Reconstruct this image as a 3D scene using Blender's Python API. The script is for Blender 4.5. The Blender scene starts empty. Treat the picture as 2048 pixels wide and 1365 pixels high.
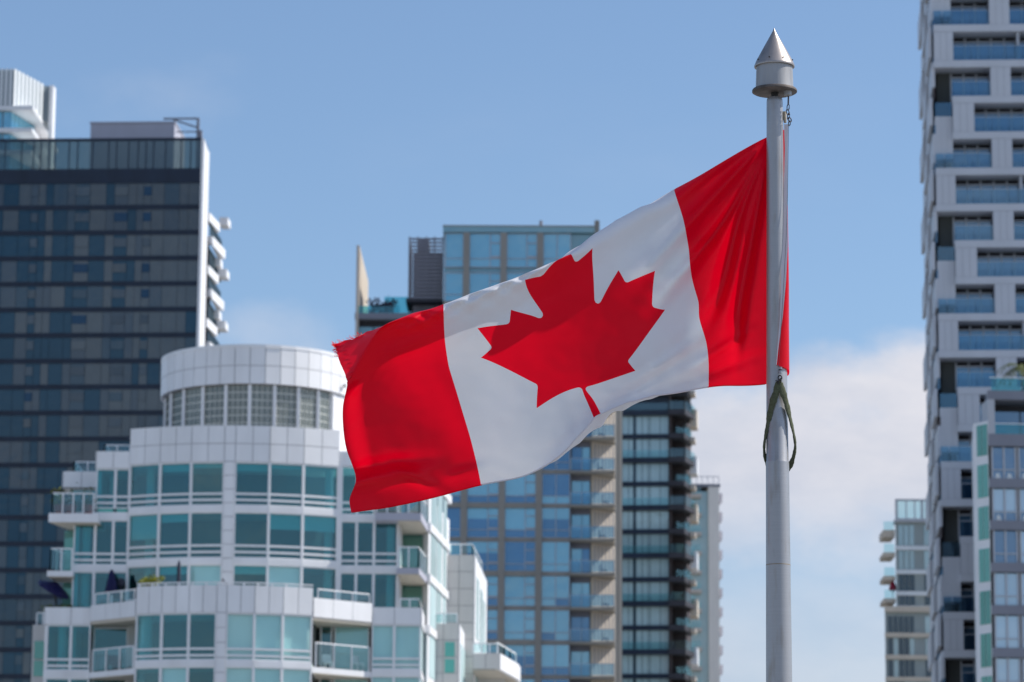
import bpy, bmesh, math, random
import numpy as np
from mathutils import Vector, Matrix, noise
from mathutils.geometry import delaunay_2d_cdt

random.seed(7)
R = math.radians
S = bpy.context.scene
COL = S.collection

# ------------------------------------------------------------------ camera
F_PX = 7000.0            # focal length in pixels of the 2048 px wide photograph
CAM = Vector((0, 0, 1.6))
ROT = Matrix.Rotation(R(90 + 11.2), 3, 'X') @ Matrix.Rotation(R(0.42), 3, 'Z')
cd = bpy.data.cameras.new('camera')
cam = bpy.data.objects.new('camera', cd)
COL.objects.link(cam)
cam.matrix_world = Matrix.Translation(CAM) @ ROT.to_4x4()
cd.sensor_width = 36
cd.lens = F_PX / 2048 * 36
cd.clip_start = 0.5
cd.clip_end = 30000
cd.dof.use_dof = True
cd.dof.focus_distance = 25.7
cd.dof.aperture_fstop = 4.2
cd.dof.aperture_blades = 0
S.camera = cam


def ray(px, py):
    return ROT @ Vector(((px - 1024) / F_PX, -(py - 682.5) / F_PX, -1.0))


def at(px, py, Y):
    r = ray(px, py)
    return CAM + r * (Y / r.y)


# ------------------------------------------------------------------ light
SUN_AZ = R(84)           # clockwise from the view direction: to the right, a little behind the scene
SUN_EL = R(47)
w = bpy.data.worlds.new('World')
S.world = w
w.use_nodes = True
nt = w.node_tree
N, L = nt.nodes, nt.links
bg = N['Background']
bg.inputs['Strength'].default_value = 0.1
sky = N.new('ShaderNodeTexSky')
sky.sky_type = 'NISHITA'
sky.sun_disc = False
sky.sun_elevation = SUN_EL
sky.sun_rotation = SUN_AZ
sky.altitude = 50
sky.air_density = 1.0
sky.dust_density = 0.6
sky.ozone_density = 2.0
hs = N.new('ShaderNodeHueSaturation')
hs.inputs['Saturation'].default_value = 1.0
hs.inputs['Value'].default_value = 1.0
L.new(sky.outputs[0], hs.inputs['Color'])
tc = N.new('ShaderNodeTexCoord')
sep = N.new('ShaderNodeSeparateXYZ')
L.new(tc.outputs['Generated'], sep.inputs[0])


def mth(op, a, b=None, c=None):
    n = N.new('ShaderNodeMath')
    n.operation = op
    for i, v in enumerate((a, b, c)):
        if v is None:
            continue
        if isinstance(v, (int, float)):
            n.inputs[i].default_value = v
        else:
            L.new(v, n.inputs[i])
    return n.outputs[0]


az = mth('ARCTAN2', sep.outputs[0], sep.outputs[1])
el = mth('ARCSINE', sep.outputs[2])


def noise_tex(scale, detail, rough, sx=1, sz=1, off=0.0):
    m = N.new('ShaderNodeMapping')
    m.inputs['Scale'].default_value = (sx, sx, sz)
    m.inputs['Location'].default_value = (off, off, off)
    L.new(tc.outputs['Generated'], m.inputs[0])
    n = N.new('ShaderNodeTexNoise')
    n.inputs['Scale'].default_value = scale
    n.inputs['Detail'].default_value = detail
    n.inputs['Roughness'].default_value = rough
    L.new(m.outputs[0], n.inputs['Vector'])
    return n.outputs[0]


nz1 = noise_tex(26, 7, 0.55, 1, 1.5, 3.1)
nz2 = noise_tex(9, 5, 0.6, 1, 2.2, 8.7)


def blob(px, py, wpx, hpx, gain, nfac, nz, dens, soft=0.9):
    d = ray(px, py).normalized()
    a0, e0 = math.atan2(d.x, d.y), math.asin(d.z)
    u = mth('DIVIDE', mth('SUBTRACT', az, a0), wpx / F_PX)
    v = mth('DIVIDE', mth('SUBTRACT', el, e0), hpx / F_PX)
    g = mth('SUBTRACT', 1.0, mth('ADD', mth('MULTIPLY', u, u), mth('MULTIPLY', v, v)))
    g = mth('ADD', mth('MULTIPLY', g, gain), mth('MULTIPLY', mth('SUBTRACT', nz, 0.5), nfac))
    mr = N.new('ShaderNodeMapRange')
    mr.interpolation_type = 'SMOOTHSTEP'
    mr.inputs['From Min'].default_value = 0.0
    mr.inputs['From Max'].default_value = soft
    mr.inputs['To Max'].default_value = dens
    L.new(g, mr.inputs['Value'])
    return mr.outputs[0]


masks = [blob(1760, 930, 480, 280, 1.15, 2.1, nz1, 0.97, 0.9),
         blob(1430, 960, 330, 230, 1.15, 2.1, nz1, 0.95, 0.9),
         blob(1500, 1380, 900, 330, 1.0, 1.2, nz1, 0.50, 1.3),
         blob(560, 665, 190, 85, 0.9, 1.8, nz1, 0.42, 1.2),
         blob(330, 190, 260, 120, 0.5, 1.8, nz1, 0.20, 1.2),
         blob(1250, 300, 700, 260, 0.4, 1.6, nz2, 0.14, 1.3)]
fade = N.new('ShaderNodeMapRange')
fade.interpolation_type = 'SMOOTHSTEP'
fade.inputs['From Min'].default_value = math.asin(ray(1600, 1240).normalized().z)
fade.inputs['From Max'].default_value = math.asin(ray(1600, 930).normalized().z)
fade.inputs['To Min'].default_value = 0.25
L.new(el, fade.inputs['Value'])
for i_ in (0, 1):
    masks[i_] = mth('MULTIPLY', masks[i_], fade.outputs[0])
cm = masks[0]
for m_ in masks[1:]:
    cm = mth('MAXIMUM', cm, m_)
# unseen broken cloud, added behind the camera for the glass to reflect
mrb = N.new('ShaderNodeMapRange')
mrb.inputs['From Min'].default_value = 0.50
mrb.inputs['From Max'].default_value = 0.64
mrb.inputs['To Max'].default_value = 0.75
L.new(noise_tex(3.2, 6, 0.55, 1, 2, 1.3), mrb.inputs['Value'])
back = N.new('ShaderNodeMapRange')
back.inputs['From Min'].default_value = 0.1
back.inputs['From Max'].default_value = -0.35
L.new(sep.outputs[1], back.inputs['Value'])
cm = mth('MAXIMUM', cm, mth('MULTIPLY', mrb.outputs[0], back.outputs[0]))
mix = N.new('ShaderNodeMix')
mix.data_type = 'RGBA'
L.new(cm, mix.inputs['Factor'])
tint = N.new('ShaderNodeVectorMath')
tint.operation = 'MULTIPLY'
tmix = N.new('ShaderNodeMix')
tmix.data_type = 'RGBA'
tmix.inputs['A'].default_value = (0.74, 0.715, 0.80, 1)
tmix.inputs['B'].default_value = (0.835, 0.885, 0.935, 1)
tel = N.new('ShaderNodeMapRange')
tel.inputs['From Min'].default_value = 0.05
tel.inputs['From Max'].default_value = 0.19
L.new(sep.outputs[2], tel.inputs['Value'])
L.new(tel.outputs[0], tmix.inputs['Factor'])
L.new(tmix.outputs['Result'], tint.inputs[1])
L.new(hs.outputs[0], tint.inputs[0])
L.new(tint.outputs[0], mix.inputs['A'])
cmix = N.new('ShaderNodeMix')
cmix.data_type = 'RGBA'
cmix.inputs['A'].default_value = (4.1, 4.3, 4.95, 1)
cmix.inputs['B'].default_value = (5.25, 5.2, 5.55, 1)
cf = N.new('ShaderNodeMapRange')
cf.inputs['From Min'].default_value = 0.36
cf.inputs['From Max'].default_value = 0.62
L.new(noise_tex(14, 7, 0.6, 1, 2.4, 5.5), cf.inputs['Value'])
L.new(cf.outputs[0], cmix.inputs['Factor'])
L.new(cmix.outputs['Result'], mix.inputs['B'])
L.new(mix.outputs['Result'], bg.inputs['Color'])

sd = bpy.data.lights.new('sun', 'SUN')
sd.energy = 3.1
sd.angle = R(0.5)
sd.color = (1.0, 0.95, 0.88)
so = bpy.data.objects.new('sun', sd)
COL.objects.link(so)
sdir = Vector((math.sin(SUN_AZ) * math.cos(SUN_EL), math.cos(SUN_AZ) * math.cos(SUN_EL), math.sin(SUN_EL)))
so.rotation_euler = sdir.to_track_quat('Z', 'Y').to_euler()
so.location = (60, 0, 80)

S.view_settings.view_transform = 'Standard'
S.view_settings.look = 'None'
S.view_settings.exposure = 0.6
S.view_settings.gamma = 1.0
S.cycles.max_bounces = 8
S.cycles.transparent_max_bounces = 16
S.cycles.sample_clamp_indirect = 6


# ------------------------------------------------------------------ materials
def new_mat(name):
    m = bpy.data.materials.new(name)
    m.use_nodes = True
    t = m.node_tree
    t.nodes.clear()
    out = t.nodes.new('ShaderNodeOutputMaterial')
    return m, t, out


def surf(name, col, rough=0.6, var=0.08, scale=1.5, metal=0.0, stain=0.0, spec=0.4, bump=0.0, stretch=(1, 1, 0.35)):
    m, t, out = new_mat(name)
    p = t.nodes.new('ShaderNodeBsdfPrincipled')
    p.inputs['Roughness'].default_value = rough
    p.inputs['Metallic'].default_value = metal
    p.inputs['Specular IOR Level'].default_value = spec
    tcn = t.nodes.new('ShaderNodeTexCoord')
    mp = t.nodes.new('ShaderNodeMapping')
    mp.inputs['Scale'].default_value = stretch
    t.links.new(tcn.outputs['Object'], mp.inputs[0])
    nz = t.nodes.new('ShaderNodeTexNoise')
    nz.inputs['Scale'].default_value = scale
    nz.inputs['Detail'].default_value = 6
    nz.inputs['Roughness'].default_value = 0.6
    t.links.new(mp.outputs[0], nz.inputs['Vector'])
    cr = t.nodes.new('ShaderNodeValToRGB')
    c = Vector(col)
    cr.color_ramp.elements[0].position = 0.3
    cr.color_ramp.elements[1].position = 0.7
    cr.color_ramp.elements[0].color = (*(c * (1 - var)), 1)
    cr.color_ramp.elements[1].color = (*[min(1, v) for v in c * (1 + var)], 1)
    t.links.new(nz.outputs[0], cr.inputs[0])
    src = cr.outputs[0]
    if stain:
        n2 = t.nodes.new('ShaderNodeTexNoise')
        n2.inputs['Scale'].default_value = scale * 0.6
        n2.inputs['Detail'].default_value = 8
        m2 = t.nodes.new('ShaderNodeMapping')
        m2.inputs['Scale'].default_value = (3.0, 3.0, 0.25)
        t.links.new(tcn.outputs['Object'], m2.inputs[0])
        t.links.new(m2.outputs[0], n2.inputs['Vector'])
        r2 = t.nodes.new('ShaderNodeMapRange')
        r2.inputs['From Min'].default_value = 0.55
        r2.inputs['From Max'].default_value = 0.8
        r2.inputs['To Max'].default_value = stain
        t.links.new(n2.outputs[0], r2.inputs['Value'])
        mx = t.nodes.new('ShaderNodeMix')
        mx.data_type = 'RGBA'
        mx.inputs['B'].default_value = (c.x * .55, c.y * .5, c.z * .45, 1)
        t.links.new(r2.outputs[0], mx.inputs['Factor'])
        t.links.new(src, mx.inputs['A'])
        src = mx.outputs['Result']
    t.links.new(src, p.inputs['Base Color'])
    if bump:
        b = t.nodes.new('ShaderNodeBump')
        b.inputs['Strength'].default_value = bump
        b.inputs['Distance'].default_value = 0.01
        t.links.new(nz.outputs[0], b.inputs['Height'])
        t.links.new(b.outputs[0], p.inputs['Normal'])
    t.links.new(p.outputs[0], out.inputs[0])
    return m


def coated_glass(name, base, tint, fac, var=0.3, rough=0.03, warp=0.35):
    """opaque looking coated glazing: a dark or blind-backed body under a tinted mirror"""
    m, t, out = new_mat(name)
    d = t.nodes.new('ShaderNodeBsdfDiffuse')
    g = t.nodes.new('ShaderNodeBsdfGlossy')
    g.inputs['Color'].default_value = (*tint, 1)
    g.inputs['Roughness'].default_value = rough
    oi = t.nodes.new('ShaderNodeObjectInfo')
    tcn = t.nodes.new('ShaderNodeTexCoord')
    nz = t.nodes.new('ShaderNodeTexNoise')
    nz.inputs['Scale'].default_value = 0.45
    nz.inputs['Detail'].default_value = 3
    t.links.new(tcn.outputs['Object'], nz.inputs['Vector'])
    ad = t.nodes.new('ShaderNodeMath')
    ad.operation = 'ADD'
    t.links.new(oi.outputs['Random'], ad.inputs[0])
    t.links.new(nz.outputs[0], ad.inputs[1])
    cr = t.nodes.new('ShaderNodeMapRange')
    cr.inputs['From Min'].default_value = 0.3
    cr.inputs['From Max'].default_value = 1.7
    cr.inputs['To Min'].default_value = 1 - var
    cr.inputs['To Max'].default_value = 1 + var
    t.links.new(ad.outputs[0], cr.inputs['Value'])
    vm = t.nodes.new('ShaderNodeVectorMath')
    vm.operation = 'SCALE'
    vm.inputs[0].default_value = base
    t.links.new(cr.outputs[0], vm.inputs['Scale'])
    t.links.new(vm.outputs[0], d.inputs['Color'])
    b = t.nodes.new('ShaderNodeBump')
    b.inputs['Strength'].default_value = warp
    b.inputs['Distance'].default_value = 0.03
    n2 = t.nodes.new('ShaderNodeTexNoise')
    n2.inputs['Scale'].default_value = 0.9
    n2.inputs['Detail'].default_value = 1
    t.links.new(tcn.outputs['Object'], n2.inputs['Vector'])
    t.links.new(n2.outputs[0], b.inputs['Height'])
    t.links.new(b.outputs[0], g.inputs['Normal'])
    mx = t.nodes.new('ShaderNodeMixShader')
    mx.inputs[0].default_value = fac
    t.links.new(d.outputs[0], mx.inputs[1])
    t.links.new(g.outputs[0], mx.inputs[2])
    t.links.new(mx.outputs[0], out.inputs[0])
    return m


def clear_glass(name, tint, refl, fac):
    """see-through tinted pane with a mirror share"""
    m, t, out = new_mat(name)
    a = t.nodes.new('ShaderNodeBsdfTransparent')
    a.inputs['Color'].default_value = (*tint, 1)
    g = t.nodes.new('ShaderNodeBsdfGlossy')
    g.inputs['Color'].default_value = (*refl, 1)
    g.inputs['Roughness'].default_value = 0.03
    tcn = t.nodes.new('ShaderNodeTexCoord')
    n2 = t.nodes.new('ShaderNodeTexNoise')
    n2.inputs['Scale'].default_value = 0.7
    t.links.new(tcn.outputs['Object'], n2.inputs['Vector'])
    b = t.nodes.new('ShaderNodeBump')
    b.inputs['Strength'].default_value = 0.3
    b.inputs['Distance'].default_value = 0.03
    t.links.new(n2.outputs[0], b.inputs['Height'])
    t.links.new(b.outputs[0], g.inputs['Normal'])
    mx = t.nodes.new('ShaderNodeMixShader')
    mx.inputs[0].default_value = fac
    t.links.new(a.outputs[0], mx.inputs[1])
    t.links.new(g.outputs[0], mx.inputs[2])
    t.links.new(mx.outputs[0], out.inputs[0])
    return m


def cloth_mat(name, col, trans, rough=0.5, spec=0.25):
    m, t, out = new_mat(name)
    p = t.nodes.new('ShaderNodeBsdfPrincipled')
    p.inputs['Roughness'].default_value = rough
    p.inputs['Specular IOR Level'].default_value = spec
    tr = t.nodes.new('ShaderNodeBsdfTranslucent')
    tcn = t.nodes.new('ShaderNodeTexCoord')
    nz = t.nodes.new('ShaderNodeTexNoise')
    nz.inputs['Scale'].default_value = 3.0
    nz.inputs['Detail'].default_value = 8
    t.links.new(tcn.outputs['Object'], nz.inputs['Vector'])
    mr = t.nodes.new('ShaderNodeMapRange')
    mr.inputs['To Min'].default_value = 0.93
    mr.inputs['To Max'].default_value = 1.06
    t.links.new(nz.outputs[0], mr.inputs['Value'])
    vm = t.nodes.new('ShaderNodeVectorMath')
    vm.operation = 'SCALE'
    vm.inputs[0].default_value = col
    t.links.new(mr.outputs[0], vm.inputs['Scale'])
    t.links.new(vm.outputs[0], p.inputs['Base Color'])
    t.links.new(vm.outputs[0], tr.inputs['Color'])
    # woven bump
    wv = t.nodes.new('ShaderNodeTexNoise')
    wv.inputs['Scale'].default_value = 260
    t.links.new(tcn.outputs['Object'], wv.inputs['Vector'])
    b = t.nodes.new('ShaderNodeBump')
    b.inputs['Strength'].default_value = 0.12
    b.inputs['Distance'].default_value = 0.002
    t.links.new(wv.outputs[0], b.inputs['Height'])
    t.links.new(b.outputs[0], p.inputs['Normal'])
    mx = t.nodes.new('ShaderNodeMixShader')
    mx.inputs[0].default_value = trans
    t.links.new(p.outputs[0], mx.inputs[1])
    t.links.new(tr.outputs[0], mx.inputs[2])
    t.links.new(mx.outputs[0], out.inputs[0])
    return m


M = dict(
    red=cloth_mat('flag_red', (0.90, 0.0, 0.018), 0.42, spec=0.22, rough=0.36),
    white=cloth_mat('flag_white', (0.80, 0.80, 0.83), 0.22),
    canvas=cloth_mat('canvas', (0.62, 0.62, 0.68), 0.1),
    sling=surf('sling_green', (0.085, 0.095, 0.055), 0.9, 0.3, 60, bump=0.5, stretch=(1, 1, 1)),
    rope=surf('rope', (0.05, 0.05, 0.07), 0.6, 0.2, 40),
    steel=surf('steel', (0.35, 0.35, 0.36), 0.35, 0.15, 30, metal=0.8),
    black=surf('black_metal', (0.02, 0.02, 0.022), 0.5, 0.2, 20),
    toggle=surf('toggle_wood', (0.42, 0.36, 0.27), 0.7, 0.2, 40),
    drum=surf('galvanised_drum', (0.36, 0.36, 0.365), 0.5, 0.1, 9, metal=0.35, stain=0.8),
    cone=surf('brushed_cone', (0.40, 0.36, 0.335), 0.42, 0.12, 9, metal=0.7, stain=0.75),
    disc=surf('dirty_disc', (0.13, 0.11, 0.10), 0.7, 0.35, 14, metal=0.2),
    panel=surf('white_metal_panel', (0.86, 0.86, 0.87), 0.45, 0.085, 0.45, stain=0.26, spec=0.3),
    frame=surf('white_frame', (0.86, 0.86, 0.87), 0.4, 0.03, 2),
    joint=surf('panel_joint', (0.36, 0.36, 0.38), 0.9, 0.1, 3),
    stucco=surf('grey_stucco', (0.60, 0.585, 0.565), 0.85, 0.08, 0.8, stain=0.25),
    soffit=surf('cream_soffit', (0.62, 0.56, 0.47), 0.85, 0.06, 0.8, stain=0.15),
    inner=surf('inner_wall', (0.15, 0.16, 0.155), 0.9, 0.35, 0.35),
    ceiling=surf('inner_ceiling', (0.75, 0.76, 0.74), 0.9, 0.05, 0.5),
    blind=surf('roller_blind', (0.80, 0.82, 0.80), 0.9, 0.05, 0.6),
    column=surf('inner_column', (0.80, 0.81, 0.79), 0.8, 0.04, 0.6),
    beige=surf('beige_concrete', (0.36, 0.335, 0.295), 0.85, 0.10, 0.4, stain=0.2),
    tan=surf('tan_concrete', (0.60, 0.53, 0.46), 0.85, 0.08, 0.4, stain=0.15),
    cream=surf('cream_concrete', (0.66, 0.58, 0.48), 0.85, 0.08, 0.4, stain=0.15),
    slate=surf('grey_purple_band', (0.235, 0.245, 0.29), 0.6, 0.06, 0.4),
    greyframe=surf('grey_frame', (0.48, 0.50, 0.54), 0.5, 0.06, 1),
    navy=surf('navy_spandrel', (0.012, 0.022, 0.045), 0.35, 0.25, 0.6),
    darkwall=surf('charcoal_wall', (0.045, 0.045, 0.055), 0.7, 0.2, 0.5),
    brown=surf('dark_brown_wall', (0.065, 0.05, 0.05), 0.8, 0.2, 0.4),
    sunlit_tan=surf('sunlit_tan_concrete', (0.84, 0.785, 0.715), 0.85, 0.06, 0.4, stain=0.15),  # lighter copy of the tan, grazing sun on the column put into the colour
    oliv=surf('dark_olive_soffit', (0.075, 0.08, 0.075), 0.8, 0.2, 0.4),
    mech=surf('mechanical_grey', (0.46, 0.46, 0.53), 0.6, 0.06, 0.5),
    louvre=surf('louvre_grey', (0.24, 0.24, 0.28), 0.5, 0.12, 0.8),
    boxpanel=surf('pale_grey_panel', (0.60, 0.62, 0.66), 0.5, 0.06, 0.3, stain=0.10),
    g_dark=[coated_glass('tower_glass_a', (0.042, 0.060, 0.072), (0.55, 0.72, 0.85), 0.09),
            coated_glass('tower_glass_b', (0.062, 0.076, 0.084), (0.6, 0.7, 0.8), 0.09),
            coated_glass('tower_glass_c', (0.090, 0.098, 0.095), (0.6, 0.7, 0.8), 0.09),
            coated_glass('tower_glass_d', (0.016, 0.046, 0.068), (0.5, 0.72, 0.9), 0.07)],
    g_open=coated_glass('open_sash_glass', (0.006, 0.03, 0.06), (0.4, 0.6, 0.85), 0.08),
    g_crown=clear_glass('crown_glass', (0.42, 0.47, 0.45), (0.6, 0.7, 0.75), 0.14),
    g_blue=coated_glass('blue_glass', (0.150, 0.42, 0.55), (0.55, 0.82, 0.96), 0.30, 0.16),
    g_deep=coated_glass('deep_blue_glass', (0.05, 0.15, 0.29), (0.45, 0.72, 1.0), 0.22, 0.25),
    g_teal_sp=coated_glass('teal_spandrel', (0.20, 0.34, 0.37), (0.6, 0.85, 0.95), 0.18, 0.12),
    g_pale=coated_glass('pale_green_glass', (0.44, 0.56, 0.57), (0.6, 0.8, 0.85), 0.16, 0.25),
    g_teal=clear_glass('teal_window_glass', (0.42, 0.76, 0.78), (0.62, 0.86, 0.9), 0.115),
    g_rail=clear_glass('rail_glass', (0.78, 0.90, 0.90), (0.8, 0.9, 0.95), 0.08),
    g_railb=clear_glass('blue_rail_glass', (0.60, 0.74, 0.82), (0.6, 0.85, 1.0), 0.13),
    g_green=coated_glass('green_glass', (0.115, 0.27, 0.235), (0.5, 0.9, 0.75), 0.16, 0.5),
    palewall=surf('pale_green_grey_wall', (0.33, 0.38, 0.375), 0.6, 0.08, 0.4),
    g_clear=clear_glass('clear_aqua_glass', (0.85, 0.96, 0.96), (0.62, 0.86, 0.9), 0.10),
    g_aqua=coated_glass('aqua_glass', (0.10, 0.42, 0.36), (0.5, 0.9, 0.8), 0.15, 0.15),
    g_grey=coated_glass('grey_blue_glass', (0.44, 0.55, 0.63), (0.6, 0.8, 0.95), 0.28, 0.2),
    g_greyd=coated_glass('grey_blue_glass_dark', (0.07, 0.12, 0.20), (0.55, 0.75, 0.95), 0.25, 0.2),
    g_box=coated_glass('recess_glass', (0.06, 0.13, 0.205), (0.58, 0.78, 0.95), 0.22, 0.35),
    block=coated_glass('glass_block', (0.15, 0.16, 0.145), (0.8, 0.85, 0.8), 0.10, 0.35, 0.15, 0.8),
    lattice=surf('block_lattice', (0.72, 0.73, 0.68), 0.8, 0.08, 1),
    ribs=surf('white_ribbed_metal', (0.78, 0.81, 0.82), 0.4, 0.05, 0.4),
    ribgap=surf('rib_gap_grey', (0.24, 0.29, 0.32), 0.5, 0.05, 0.4),  # grey backing between the white ribs
    parasol=cloth_mat('parasol_blue', (0.016, 0.017, 0.085), 0.15),
    leaf=surf('shrub_leaf', (0.10, 0.12, 0.02), 0.6, 0.4, 5),
    yleaf=surf('yellow_leaf', (0.25, 0.26, 0.025), 0.6, 0.35, 5),
    pleaf=surf('purple_leaf', (0.07, 0.055, 0.09), 0.6, 0.4, 5),
    pot=surf('terracotta', (0.36, 0.10, 0.08), 0.8, 0.15, 4),
    bark=surf('bark', (0.09, 0.06, 0.045), 0.9, 0.3, 6),
    furn=surf('dark_furniture', (0.03, 0.035, 0.06), 0.7, 0.2, 4),
    ground=surf('city_ground', (0.26, 0.26, 0.25), 0.95, 0.3, 0.02, stretch=(1, 1, 1)),
)


def pole_material():
    m, t, out = new_mat('brushed_pole')
    p = t.nodes.new('ShaderNodeBsdfPrincipled')
    p.inputs['Metallic'].default_value = 0.55
    p.inputs['Roughness'].default_value = 0.42
    tcn = t.nodes.new('ShaderNodeTexCoord')
    mp = t.nodes.new('ShaderNodeMapping')
    mp.inputs['Scale'].default_value = (0.6, 0.6, 55)
    t.links.new(tcn.outputs['Object'], mp.inputs[0])
    nz = t.nodes.new('ShaderNodeTexNoise')
    nz.inputs['Scale'].default_value = 3
    nz.inputs['Detail'].default_value = 5
    t.links.new(mp.outputs[0], nz.inputs['Vector'])
    cr = t.nodes.new('ShaderNodeValToRGB')
    cr.color_ramp.elements[0].color = (0.33, 0.33, 0.345, 1)
    cr.color_ramp.elements[1].color = (0.43, 0.43, 0.44, 1)
    t.links.new(nz.outputs[0], cr.inputs[0])
    m2 = t.nodes.new('ShaderNodeMapping')
    m2.inputs['Scale'].default_value = (7, 7, 1.3)
    t.links.new(tcn.outputs['Object'], m2.inputs[0])
    n2 = t.nodes.new('ShaderNodeTexNoise')
    n2.inputs['Scale'].default_value = 2.5
    n2.inputs['Detail'].default_value = 8
    t.links.new(m2.outputs[0], n2.inputs['Vector'])
    r2 = t.nodes.new('ShaderNodeMapRange')
    r2.inputs['From Min'].default_value = 0.52
    r2.inputs['From Max'].default_value = 0.72
    r2.inputs['To Max'].default_value = 0.55
    t.links.new(n2.outputs[0], r2.inputs['Value'])
    mx = t.nodes.new('ShaderNodeMix')
    mx.data_type = 'RGBA'
    mx.inputs['B'].default_value = (0.27, 0.23, 0.19, 1)
    t.links.new(r2.outputs[0], mx.inputs['Factor'])
    t.links.new(cr.outputs[0], mx.inputs['A'])
    t.links.new(mx.outputs['Result'], p.inputs['Base Color'])
    b = t.nodes.new('ShaderNodeBump')
    b.inputs['Strength'].default_value = 0.15
    b.inputs['Distance'].default_value = 0.001
    t.links.new(nz.outputs[0], b.inputs['Height'])
    t.links.new(b.outputs[0], p.inputs['Normal'])
    t.links.new(p.outputs[0], out.inputs[0])
    return m


M['pole'] = pole_material()
M['stainring'] = surf('rust_stain', (0.30, 0.24, 0.17), 0.7, 0.3, 20, metal=0.3)


# ------------------------------------------------------------------ mesh helpers
def empty(name, loc, label, cat, rz=0.0, group=None):
    o = bpy.data.objects.new(name, None)
    o.empty_display_size = 0.5
    COL.objects.link(o)
    o.location = loc
    o.rotation_euler = (0, 0, rz)
    o['label'] = label
    o['category'] = cat
    if group:
        o['group'] = group
    return o


def tag(o, label, cat, group=None):
    o['label'] = label
    o['category'] = cat
    if group:
        o['group'] = group
    return o


class MB:
    def __init__(s):
        s.v, s.f, s.m = [], [], []

    def quad(s, *p, mi=0):
        i = len(s.v)
        s.v += [tuple(q) for q in p]
        s.f.append(tuple(range(i, i + len(p))))
        s.m.append(mi)
        return s

    def prism(s, poly, z0, z1, mi=0):
        a = sum(poly[i][0] * poly[(i + 1) % len(poly)][1] - poly[(i + 1) % len(poly)][0] * poly[i][1] for i in range(len(poly)))
        if a < 0:
            poly = poly[::-1]
        n, i = len(poly), len(s.v)
        s.v += [(x, y, z0) for x, y in poly] + [(x, y, z1) for x, y in poly]
        s.f.append(tuple(i + k for k in reversed(range(n))))
        s.f.append(tuple(i + n + k for k in range(n)))
        for k in range(n):
            s.f.append((i + k, i + (k + 1) % n, i + n + (k + 1) % n, i + n + k))
        s.m += [mi] * (n + 2)
        return s

    def box(s, x0, x1, y0, y1, z0, z1, mi=0):
        x0, x1 = min(x0, x1), max(x0, x1)
        y0, y1 = min(y0, y1), max(y0, y1)
        z0, z1 = min(z0, z1), max(z0, z1)
        return s.prism([(x0, y0), (x1, y0), (x1, y1), (x0, y1)], z0, z1, mi)

    def wall(s, A, B, th, z0, z1, out=0.0, mi=0):
        """box along plan segment A-B, th deep behind the line, pushed out by 'out'"""
        ax, ay = A
        bx, by = B
        l = math.hypot(bx - ax, by - ay)
        ux, uy = (bx - ax) / l, (by - ay) / l
        nx, ny = uy, -ux
        q = [(ax + nx * out, ay + ny * out), (bx + nx * out, by + ny * out),
             (bx + nx * (out - th), by + ny * (out - th)), (ax + nx * (out - th), ay + ny * (out - th))]
        return s.prism(q, z0, z1, mi)

    def tube(s, pts, r, n=8, flat=1.0, mi=0, closed=False):
        pts = [Vector(p) for p in pts]
        rs = r if isinstance(r, (list, tuple)) else [r] * len(pts)
        base = len(s.v)
        prev = None
        for i, p in enumerate(pts):
            a = pts[i - 1] if (i > 0 or closed) else p
            b = pts[(i + 1) % len(pts)] if (i < len(pts) - 1 or closed) else p
            t = (b - a).normalized()
            ref = prev if prev is not None else (Vector((0, 0, 1)) if abs(t.z) < 0.9 else Vector((0, 1, 0)))
            u = (ref - t * ref.dot(t)).normalized()
            prev = u
            v = t.cross(u)
            for k in range(n):
                an = 2 * math.pi * k / n
                s.v.append(tuple(p + u * math.cos(an) * rs[i] + v * math.sin(an) * rs[i] * flat))
        m = len(pts)
        for i in range(m if closed else m - 1):
            j = (i + 1) % m
            for k in range(n):
                k2 = (k + 1) % n
                s.f.append((base + i * n + k, base + i * n + k2, base + j * n + k2, base + j * n + k))
                s.m.append(mi)
        if not closed:
            s.f.append(tuple(base + k for k in reversed(range(n))))
            s.f.append(tuple(base + (m - 1) * n + k for k in range(n)))
            s.m += [mi, mi]
        return s

    def lathe(s, prof, n=48, cx=0, cy=0, mi=0):
        base = len(s.v)
        for r, z in prof:
            for k in range(n):
                a = 2 * math.pi * k / n
                s.v.append((cx + r * math.cos(a), cy + r * math.sin(a), z))
        for i in range(len(prof) - 1):
            for k in range(n):
                k2 = (k + 1) % n
                s.f.append((base + i * n + k, base + i * n + k2, base + (i + 1) * n + k2, base + (i + 1) * n + k))
                s.m.append(mi)
        s.f.append(tuple(base + k for k in reversed(range(n))))
        s.f.append(tuple(base + (len(prof) - 1) * n + k for k in range(n)))
        s.m += [mi, mi]
        return s

    def build(s, name, mat, parent=None, smooth=False, loc=None):
        me = bpy.data.meshes.new(name)
        me.from_pydata(s.v, [], s.f)
        mats = mat if isinstance(mat, (list, tuple)) else [mat]
        for q in mats:
            me.materials.append(q)
        if len(mats) > 1:
            me.polygons.foreach_set('material_index', s.m)
        if smooth:
            me.polygons.foreach_set('use_smooth', [True] * len(me.polygons))
            me.update()
            try:
                me.set_sharp_from_angle(angle=R(38))
            except Exception:
                pass
        me.update()
        o = bpy.data.objects.new(name, me)
        COL.objects.link(o)
        if parent:
            o.parent = parent
        if loc:
            o.location = loc
        return o


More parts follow.
